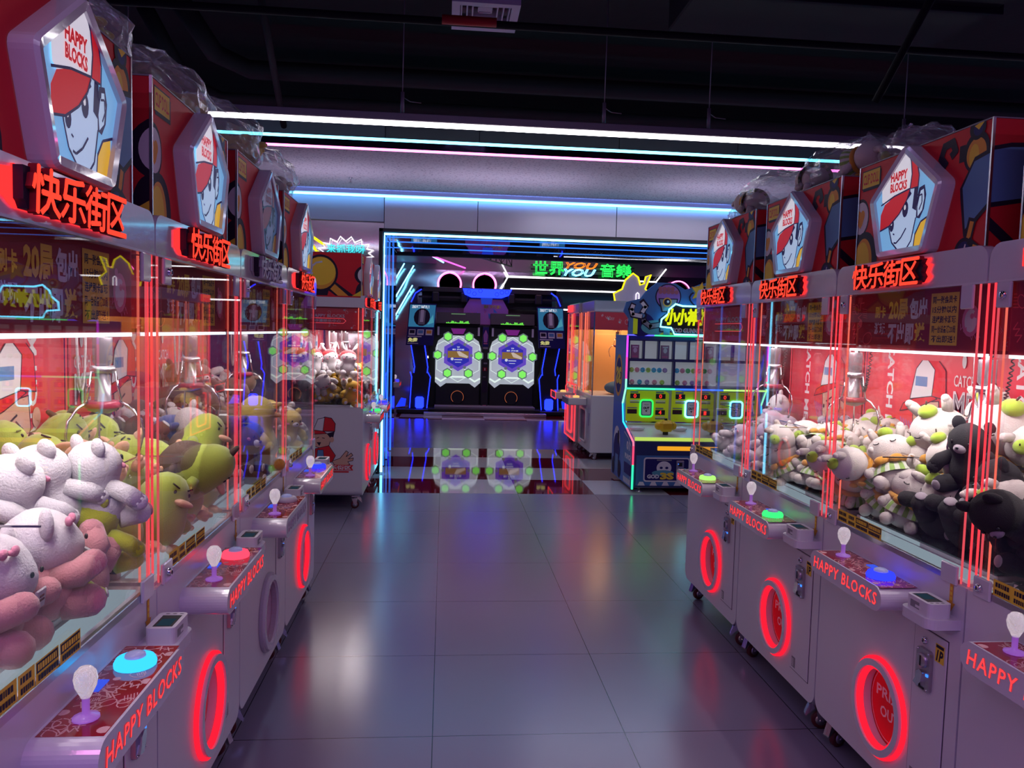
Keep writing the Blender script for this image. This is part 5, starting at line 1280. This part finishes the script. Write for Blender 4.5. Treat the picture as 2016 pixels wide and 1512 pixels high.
def parts_bear(c, face='white', pad=None, cheeks=True):
    F = FUR[c]; pf = FUR[face]; pd = FUR[pad] if pad else pf
    L = [('plush_body', 'bearbody' + c, lambda: blob([((0, 0, .085), (.082, .072, .088)), ((0, -.004, .2), (.088, .074, .074))], .03, F, (0, 0, .13)))]
    for s_ in (-1, 1):
        L.append(('ear', 'bearear%s%d' % (c, s_), el((s_ * .062, .005, .262), (.028, .016, .03), F)))
        L.append(('arm', 'beararm%s%d' % (c, s_), tube_limb([(s_ * .06, -.01, .14), (s_ * .105, -.04, .11), (s_ * .115, -.06, .085)], [.026, .028, .027], F)))
        L.append(('foot', 'bearfoot%s%d' % (c, s_), tube_limb([(s_ * .045, -.03, .035), (s_ * .062, -.085, .034)], [.034, .034], F)))
        L.append(('foot_pad', 'bearpad%s%d' % (pad or face, s_), el((s_ * .064, -.116, .036), (.019, .006, .021), pd, 10, 6)))
        L.append(('eye', 'beareye%d' % s_, el((s_ * .034, -.072, .212), (.006, .005, .008), EYE, 8, 5)))
        if cheeks: L.append(('cheek', 'bearcheek%d' % s_, el((s_ * .056, -.062, .19), (.014, .006, .009), FUR['rose'], 8, 5)))
    L.append(('muzzle', 'bearmuz' + face, el((0, -.073, .19), (.026, .016, .018), pf, 10, 6))); L.append(('nose', 'bearnose', el((0, -.089, .197), (.007, .004, .005), EYE, 8, 5)))
    return L
def skirt():
    b = MB(); n = 32
    for j in range(n):
        m = (FUR['leaf'], FUR['stripe'])[j % 2]; q0, q1 = 2 * PI * j / n, 2 * PI * (j + 1) / n
        P = []
        for r, z in ((.076, .112), (.094, .085), (.100, .062)): P += [(r * math.cos(q0), r * .92 * math.sin(q0), z), (r * math.cos(q1), r * .92 * math.sin(q1), z)]
        b.add(P, [(0, 1, 3, 2), (2, 3, 5, 4)], m)
    return b
def ribbon():
    b = MB(); b.tube([(.077 * math.cos(q), .070 * math.sin(q), .122) for q in [k * PI / 12 for k in range(24)]], .013, FUR['orange'], 8, True)
    for s_ in (-1, 1): b.ball((s_ * .03, -.083, .118), (.028, .012, .018), FUR['orange'], 10, 6)
    return b
def parts_rabbit():
    F = FUR['cream']
    L = [('plush_body', 'rabbody', lambda: blob([((0, 0, .065), (.078, .070, .068)), ((0, 0, .185), (.098, .085, .080))], .02, F, (0, 0, .13))), ('striped_skirt', 'rabskirt', skirt), ('ribbon', 'rabribbon', ribbon),
         ('apple_hat', 'rabhat', lambda: MB().ball((.0, -.03, .268), (.032, .03, .024), fur('apple', (.42, .60, .05), .1), 12, 8).tube([(0, -.03, .285), (.008, -.03, .305)], .003, FUR['umber'], 5))]
    for s_ in (-1, 1):
        L.append(('ear', 'rabear%d' % s_, tube_limb([(s_ * .045, .01, .25), (s_ * .058, .0, .285), (s_ * .062, -.01, .30)], [.018, .018, .014], F)))
        L.append(('arm', 'rabarm%d' % s_, tube_limb([(s_ * .065, -.02, .11), (s_ * .09, -.05, .085)], [.02, .022], F)))
        L.append(('foot', 'rabfoot%d' % s_, tube_limb([(s_ * .04, -.03, .03), (s_ * .05, -.075, .026)], [.025, .027], F)))
        L.append(('eye', 'rabeye%d' % s_, lambda s_=s_: MB().tube([(s_ * .034 + .011 * math.cos(q), -.0835, .20 - .006 * math.sin(q)) for q in [k * PI / 6 for k in range(7)]], .0022, EYE, 5)))
    return L
def parts_bird():
    F = FUR['green']
    L = [('plush_body', 'birdbody', lambda: blob([((0, 0, .095), (.105, .098, .097)), ((0, -.005, .19), (.078, .07, .072))], .05, F, (0, 0, .13))),
         ('beak', 'birdbeak', lambda: MB().ball((0, -.083, .178), (.032, .036, .012), FUR['peach'], 12, 8)),
         ('back_fur', 'birdback', lambda: MB().ball((0, .035, .10), (.098, .078, .09), FUR['umber'], 14, 10)), ('crest', 'birdcrest', tube_limb([(0, .01, .255), (.006, .02, .28)], [.013, .009], FUR['umber']))]
    for s_ in (-1, 1):
        L.append(('foot', 'birdfoot%d' % s_, lambda s_=s_: MB().ball((s_ * .045, -.085, .03), (.025, .03, .018), FUR['peach'], 10, 6).ball((s_ * .06, -.105, .03), (.012, .015, .011), FUR['peach'], 8, 5).ball((s_ * .032, -.108, .03), (.012, .015, .011), FUR['peach'], 8, 5)))
        L.append(('eye', 'birdeye%d' % s_, el((s_ * .033, -.066, .205), (.006, .005, .007), EYE, 8, 5)))
        L.append(('brow', 'birdbrow%d' % s_, lambda s_=s_: MB().tube([(s_ * .02, -.066, .219), (s_ * .047, -.058, .228)], .003, EYE, 5)))
        L.append(('wing', 'birdwing%d' % s_, tube_limb([(s_ * .085, -.01, .13), (s_ * .115, -.03, .105)], [.02, .022], F)))
    return L
def parts_chick():
    F = FUR['yellow']
    L = [('plush_body', 'chickbody', lambda: blob([((0, 0, .09), (.09, .085, .092)), ((0, -.01, .21), (.07, .065, .066))], .035, F, (0, 0, .14))), ('beak', 'chickbeak', lambda: MB().ball((0, -.08, .2), (.022, .022, .01), FUR['orange'], 10, 6))]
    for s_ in (-1, 1):
        L.append(('wing', 'chickwing%d' % s_, tube_limb([(s_ * .07, 0, .13), (s_ * .11, -.02, .1)], [.024, .02], F))); L.append(('eye', 'chickeye%d' % s_, el((s_ * .028, -.07, .222), (.005, .004, .006), EYE, 8, 5)))
        L.append(('foot', 'chickfoot%d' % s_, tube_limb([(s_ * .04, -.04, .02), (s_ * .045, -.08, .02)], [.022, .022], FUR['orange'])))
    return L
def parts_fluffy():
    """big-headed fluffy plush in a pink suit with a mouth cloth and hair bow"""
    W_, P_ = FUR['white'], FUR['pink']
    L = [('plush_head', 'fluffhead', lambda: blob([((0, 0, .21), (.105, .095, .095)), ((0, -.03, .19), (.08, .08, .06))], .03, W_, (0, 0, .205))), ('pink_suit', 'fluffsuit', lambda: blob([((0, .01, .078), (.115, .10, .088)), ((0, 0, .12), (.085, .075, .06))], .03, P_, (0, 0, .085)))]
    for s_ in (-1, 1):
        L.append(('sleeve', 'fluffarm%d' % s_, tube_limb([(s_ * .07, -.02, .12), (s_ * .10, -.07, .13), (s_ * .085, -.11, .15)], [.035, .038, .036], P_))); L.append(('ear', 'fluffear%d' % s_, el((s_ * .095, .0, .27), (.03, .018, .045), W_)))
        L.append(('trouser_leg', 'fluffleg%d' % s_, tube_limb([(s_ * .05, -.04, .045), (s_ * .07, -.10, .045)], [.045, .045], P_))); L.append(('eye', 'fluffeye%d' % s_, el((s_ * .035, -.108, .215), (.006, .005, .008), EYE, 8, 5)))
    L.append(('hair_bow', 'fluffbow', lambda: MB().ball((-.055, -.07, .275), (.018, .01, .014), FUR['rose'], 8, 6).ball((-.085, -.055, .27), (.018, .01, .014), FUR['rose'], 8, 6).ball((-.07, -.065, .272), (.007, .009, .007), FUR['rose'], 8, 5)))
    L.append(('bib_cloth', 'fluffbib', lambda: MB().box(-.035, .035, -.125, -.118, .125, .175, mat('plush_bib_cloth', (.7, .66, .68), .8, bump=.2), .006).box(-.02, .02, -.1265, -.125, .145, .15, FUR['maroon']).box(-.015, .015, -.1265, -.125, .155, .16, FUR['maroon'])))
    return L
def parts_hooded():
    L = parts_bear('white', 'white')
    L = [(n, k, f) for n, k, f in L if n not in ('ear', 'foot_pad', 'muzzle')]
    L.append(('red_hood', 'hood', lambda: MB().ball((0, .012, .222), (.09, .074, .068), FUR['red'], 16, 10)))
    for s_ in (-1, 1): L.append(('long_ear', 'hoodear%d' % s_, tube_limb([(s_ * .04, .01, .27), (s_ * .075, .01, .32), (s_ * .085, .0, .35)], [.017, .02, .015], FUR['white'])))
    return L
KINDS = {'rabbit': (parts_rabbit, 'rabbit'), 'bird': (parts_bird, 'bird'), 'chick': (parts_chick, 'chick'), 'fluffy': (parts_fluffy, 'fluffy'), 'hooded': (parts_hooded, 'rabbit')}
PARTS = {}
PROTO = {}
def plush(kind, label, loc, rot=(0, 0, 0), sc=1.0, group=None):
    if kind not in PARTS:
        if kind in KINDS: PARTS[kind] = KINDS[kind][0]()
        elif kind == 'black': PARTS[kind] = parts_bear('black', 'padgrey', 'padgrey', False)
        else: PARTS[kind] = parts_bear(kind, 'white' if kind not in ('white', 'cream') else 'pink')
    t = thing('plush_toy', label, 'plush toy', loc, group=group, rot=rot); t.scale = (sc,) * 3
    for n, key, f in PARTS[kind]: cached(n, f, t, key='pl_' + key)
    return t
NAMES = {'rabbit': 'cream rabbit plush', 'bird': 'green bird plush', 'chick': 'yellow chick plush', 'black': 'black bear plush', 'brown': 'brown bear plush', 'white': 'white bear plush', 'pink': 'pink bear plush', 'lime': 'lime green bear plush', 'yellow': 'yellow bear plush', 'grey': 'grey bear plush', 'lilac': 'lilac bear plush', 'hooded': 'red-hooded rabbit plush', 'blue': 'blue bear plush', 'rose': 'rose pink bear plush', 'gold': 'golden bear plush', 'maroon': 'dark red bear plush', 'cream': 'cream bear plush', 'fluffy': 'white plush in pink suit', 'peach': 'peach bear plush', 'umber': 'dark brown bear plush'}
LAY = ('bottom', 'second', 'third', 'top'); COLW = ('far end', 'second from far end', 'middle', 'second from near end', 'near end'); ROWW = ('front row', 'middle row', 'back row')
def heap(mname, side, y0, kinds, prof, sc=.9, seed=1, cols=5, x_in=None, group=None, skip=(), face=None):
    """stack plush in columns (along the aisle) and rows (into the cabinet); prof = layers per row"""
    r = random.Random(seed); s_ = 1 if side == 'R' else -1; xf = XR if side == 'R' else XL
    if x_in is not None: xf = x_in
    for ri, nl in enumerate(prof):
        for ci in range(cols):
            for li in range(nl):
                if (ri, ci, li) in skip: continue
                k = kinds[r.randrange(len(kinds))]
                d = .15 + ri * .175 + r.uniform(-.015, .015) + (li % 2) * .02; yy = y0 + .862 - (.862 / cols) * (ci + .5) + r.uniform(-.02, .02) + (.03 if li % 2 else -.0)
                yy = min(max(yy, y0 + .1), y0 + .862 - .1)
                z = .966 + li * .13 * sc / .9 + ri * .012; yaw = (R(-90) if side == 'R' else R(90)) + r.uniform(-.9, .9) if face is None else face + r.uniform(-.5, .5)
                tilt = r.uniform(-.35, .35) if li < nl - 1 else r.uniform(-.8, .4); rl = r.uniform(-.6, .6)
                if r.random() < (.6 if li == nl - 1 else .2) and li: tilt = r.choice((1.2, -1.1)); z += .03
                lab = '%s %s, %s layer, %s, %s' % (NAMES[k], mname, LAY[li], ROWW[ri], COLW[ci] if cols == 5 else ('far end', 'middle', 'near end')[ci])
                plush(k, lab, (xf + s_ * d, yy, z), (tilt, rl, yaw), sc * r.uniform(.92, 1.05), group)
heap('by green button', 'R', 2.998, ['rabbit'], (2, 2, 2), .86, 3, group='cream rabbit plush in the green-button machine', face=R(-70))
heap('by blue button', 'R', 2.128, ['rabbit'], (2, 2, 3), .88, 5, group='cream rabbit plush in the blue-button machine', skip=[(0, c, l) for c in (2, 3, 4) for l in (0, 1, 2)] + [(1, c, 2) for c in (3, 4)] , face=R(-60))
heap('by lime button', 'R', 3.868, ['grey', 'white', 'yellow', 'lilac'], (1, 1, 2), .8, 8, cols=3, group='mixed plush in the lime-button machine')
# two large rabbits sitting on top of the heap
plush('rabbit', 'largest cream rabbit plush, sitting on top of the heap above black bears', (1.93, 2.53, 1.17), (.35, .2, R(-40)), 1.2)
plush('rabbit', 'large cream rabbit plush beside the largest one, leaning away', (1.95, 2.73, 1.14), (.3, -.25, R(-60)), 1.1)
# black bears
for lab, loc, rot, sc in (('black bear plush peeking over the clear guard, white muzzle forward', (1.84, 2.50, 1.15), (.2, .1, R(-70)), .9),
        ('black bear plush lying by the glass, feet outward, farthest of the lying three', (1.74, 2.50, 1.0), (-1.1, 0, R(-38)), 1.05),
        ('black bear plush lying by the glass, feet outward, middle of the lying three', (1.74, 2.36, 1.0), (-1.1, .1, R(-42)), 1.1),
        ('black bear plush lying by the glass, feet outward, nearest of the lying three', (1.75, 2.23, 1.0), (-1.1, 0, R(-46)), 1.05),
        ('black bear plush standing at the corner column behind the lying ones', (1.83, 2.27, 1.06), (.3, 0, R(-110)), .9),
        ('black bear plush under the peeking one', (1.86, 2.42, .966), (0, 0, R(-90)), .95)):
    plush('black', lab, loc, rot, sc, 'black bear plush in the blue-button machine')
heap('cut machine', 'R', 1.258, ['black'], (2, 2, 2), .92, 12, group='black bear plush in the machine at the right edge', face=R(-90), cols=5)
# nearest left machine
B = [('white bear plush, rightmost in the fluffy row, nearest the corner column', 'white', (-.875, 2.06, 1.12), (-.15, .0, R(140)), .86),
     ('white bear plush, second from the corner column in the fluffy row', 'white', (-.95, 2.00, 1.12), (-.25, .15, R(160)), .88),
     ('white bear plush, third from the corner column in the fluffy row', 'white', (-1.01, 1.92, 1.11), (-.25, -.1, R(165)), .88),
     ('white bear plush, leftmost in the fluffy row', 'white', (-1.06, 1.83, 1.11), (-.2, .1, R(160)), .88),
     ('big fluffy plush in pink suit with hair bow, tilted against the glass', 'fluffy', (-.905, 1.806, .975), (0.0, .08, R(128)), .84),
     ('fluffy plush in pink suit lying face down beside the corner column', 'fluffy', (-.89, 2.0, .985), (-.9, .2, R(170)), .82),
     ('fluffy plush in pink suit at the very left edge', 'fluffy', (-.94, 1.62, .964), (.1, .1, R(100)), .84),
     ('lime green bear plush standing under the white row', 'lime', (-.885, 2.05, 1.0), (-.1, 0, R(150)), .8),
     ('lime green bear plush lying lowest by the glass', 'lime', (-.885, 1.92, .964), (-.2, 0, R(120)), .62),
     ('lime green bear plush at the left behind the big fluffy one', 'lime', (-1.08, 1.80, 1.03), (0, .2, R(100)), .9),
     ('pink bear plush lying behind the big fluffy one', 'pink', (-1.06, 1.72, .98), (-.6, .3, R(80)), .9),
     ('white bear plush low at the left edge of the deck', 'white', (-1.10, 1.52, .98), (0, 0, R(70)), 1.0)]
for lab, k, loc, rot, sc in B: plush(k, lab, loc, rot, sc)
heap('nearest left machine', 'L', 1.288, ['white', 'pink', 'lime'], (0, 0, 1), .85, 31, group='mixed plush at the back of the nearest left machine')
# green birds
heap('by red button', 'L', 2.158, ['bird'], (2, 2, 2), .92, 17, cols=5, group='green bird plush in the red-button machine')
heap('unlit machine', 'L', 3.028, ['umber', 'blue', 'maroon', 'white', 'brown'], (1, 2, 2), .9, 22, group='mixed plush in the unlit machine', skip=[(0, 0, 0)])
plush('chick', 'tall yellow chick plush standing by the glass of the unlit machine', (-.90, 3.76, .966), (0, 0, R(120)), 1.3)
heap('far left-row machine', 'L', 3.898, ['brown', 'brown', 'yellow', 'white'], (1, 2, 3), .85, 25, group='mixed plush in the far left-row machine')
heap('sticker machine', 'L', 7.03, ['rose', 'yellow', 'cream', 'grey', 'gold', 'cream', 'white'], (2, 2, 2), .85, 43, x_in=-.72, cols=5, group='mixed plush in the machine with the side sticker', face=R(20))
for i, x in enumerate((-.9, -1.05, -1.2, -1.32)): plush('hooded', 'red-hooded white rabbit plush, %s from the front glass, on the heap' % POSW[i], (x, 7.25 + .1 * (i % 2), 1.21), (0, .1 * (-1) ** i, R(20 + 12 * i)), .85, 'red-hooded rabbits in the machine with the side sticker')

# ------------------------------------------------------------------ clear bags of spare plush on top of the cabinets
def bag(label, loc, rz, size, seed, stuff):
    t = thing('plastic_bag', label, 'plastic bag', loc, rz); r = random.Random(seed); lx, ly, lz = size
    b = MB(); n, k = 26, 14; vs = []; ph = [(r.uniform(0, 6), r.randint(3, 9), r.randint(2, 7)) for _ in range(5)]
    for i in range(k + 1):
        a = PI * i / k
        for j in range(n):
            q = 2 * PI * j / n; w_ = 1 + sum(.035 * math.sin(p + f1 * q + f2 * a) for p, f1, f2 in ph) + r.uniform(-.022, .022)
            z = lz * .5 + lz * .5 * math.cos(a) * w_; vs.append((lx * .5 * math.sin(a) ** .6 * math.cos(q) * w_, ly * .5 * math.sin(a) ** .6 * math.sin(q) * w_, max(.0, z)))
    b.add(vs, [(i * n + j, (i + 1) * n + j, (i + 1) * n + (j + 1) % n, i * n + (j + 1) % n) for i in range(k) for j in range(n)], FILM); b.build('film', t)
    b = MB(); P = []; m_ = 9
    kx = -lx * .45; z0 = lz * .55
    for i in range(m_): a = 2 * PI * i / m_; P.append((kx, .02 * math.cos(a), z0 + .02 * math.sin(a)))
    for i in range(m_): a = 2 * PI * i / m_; rr = .075 * r.uniform(.6, 1.3); P.append((kx - .10 * r.uniform(.7, 1.2), rr * math.cos(a), z0 + .04 + rr * math.sin(a)))
    b.add(P, [(i, (i + 1) % m_, m_ + (i + 1) % m_, m_ + i) for i in range(m_)], FILM); b.build('gathered_neck', t)
    M_ = Matrix.Translation(loc) @ Matrix.Rotation(rz, 4, 'Z')
    for i, (kind, p, rot, sc) in enumerate(stuff):
        q = M_ @ Vector(p); plush(kind, '%s, %s in the bag %s' % (NAMES[kind], POSW[i], label.split('bag ', 1)[1].split(',')[0]), q, (rot[0], rot[1], rot[2] + rz), sc * 1.05)
LIE = (1.45, 0, 0)
bag('clear plastic bag on the nearest left cabinet, green plush in it', (-1.04, 2.16, 2.336), R(80), (.50, .34, .20), 3, [('lime', (.0, .115, .08), (1.45, 0, .4), .8), ('cream', (-.1, .115, .07), (1.5, 0, -1), .7)])
bag('clear plastic bag on the red-button cabinet, lime plush in it', (-.98, 2.72, 2.336), R(85), (.62, .30, .19), 5, [('chick', (.12, .115, .07), (1.45, 0, .3), .8), ('lime', (-.1, .115, .07), (1.4, .0, 1.5), .75)])
bag('clear plastic bag on the unlit cabinet, yellow and pink plush in it', (-.99, 3.42, 2.336), R(80), (.66, .34, .25), 7, [('yellow', (.12, .115, .09), (1.45, 0, .5), .9), ('rose', (-.14, .115, .09), (1.4, 0, -1.2), .95)])
bag('clear plastic bag on the far left-row cabinet, pale plush in it', (-.99, 4.25, 2.336), R(85), (.72, .34, .24), 9, [('cream', (.14, .115, .08), (1.45, 0, .5), .8), ('pink', (-.1, .115, .08), (1.4, 0, 1.2), .7)])
bag('clear plastic bag on the blue-button cabinet at right, cream rabbit in it', (1.86, 2.96, 2.336), R(-80), (.34, .26, .17), 11, [('rabbit', (.0, .115, .07), (1.45, 0, -1.3), .65)])
bag('clear plastic bag on the green-button cabinet, striped rabbits in it', (1.82, 3.40, 2.336), R(95), (.62, .34, .21), 13, [('rabbit', (.08, .115, .07), (1.45, 0, 1.2), .75), ('rabbit', (-.12, .115, .07), (1.4, 0, -1.3), .75)])
bag('clear plastic bag on the lime-button cabinet, cream rabbit in it', (1.84, 4.22, 2.336), R(100), (.66, .34, .24), 15, [('rabbit', (.0, .115, .08), (1.45, 0, 1.4), .8)])
bag('clear plastic bag small at the far end of the right row', (1.84, 4.62, 2.336), R(95), (.26, .24, .13), 17, [])
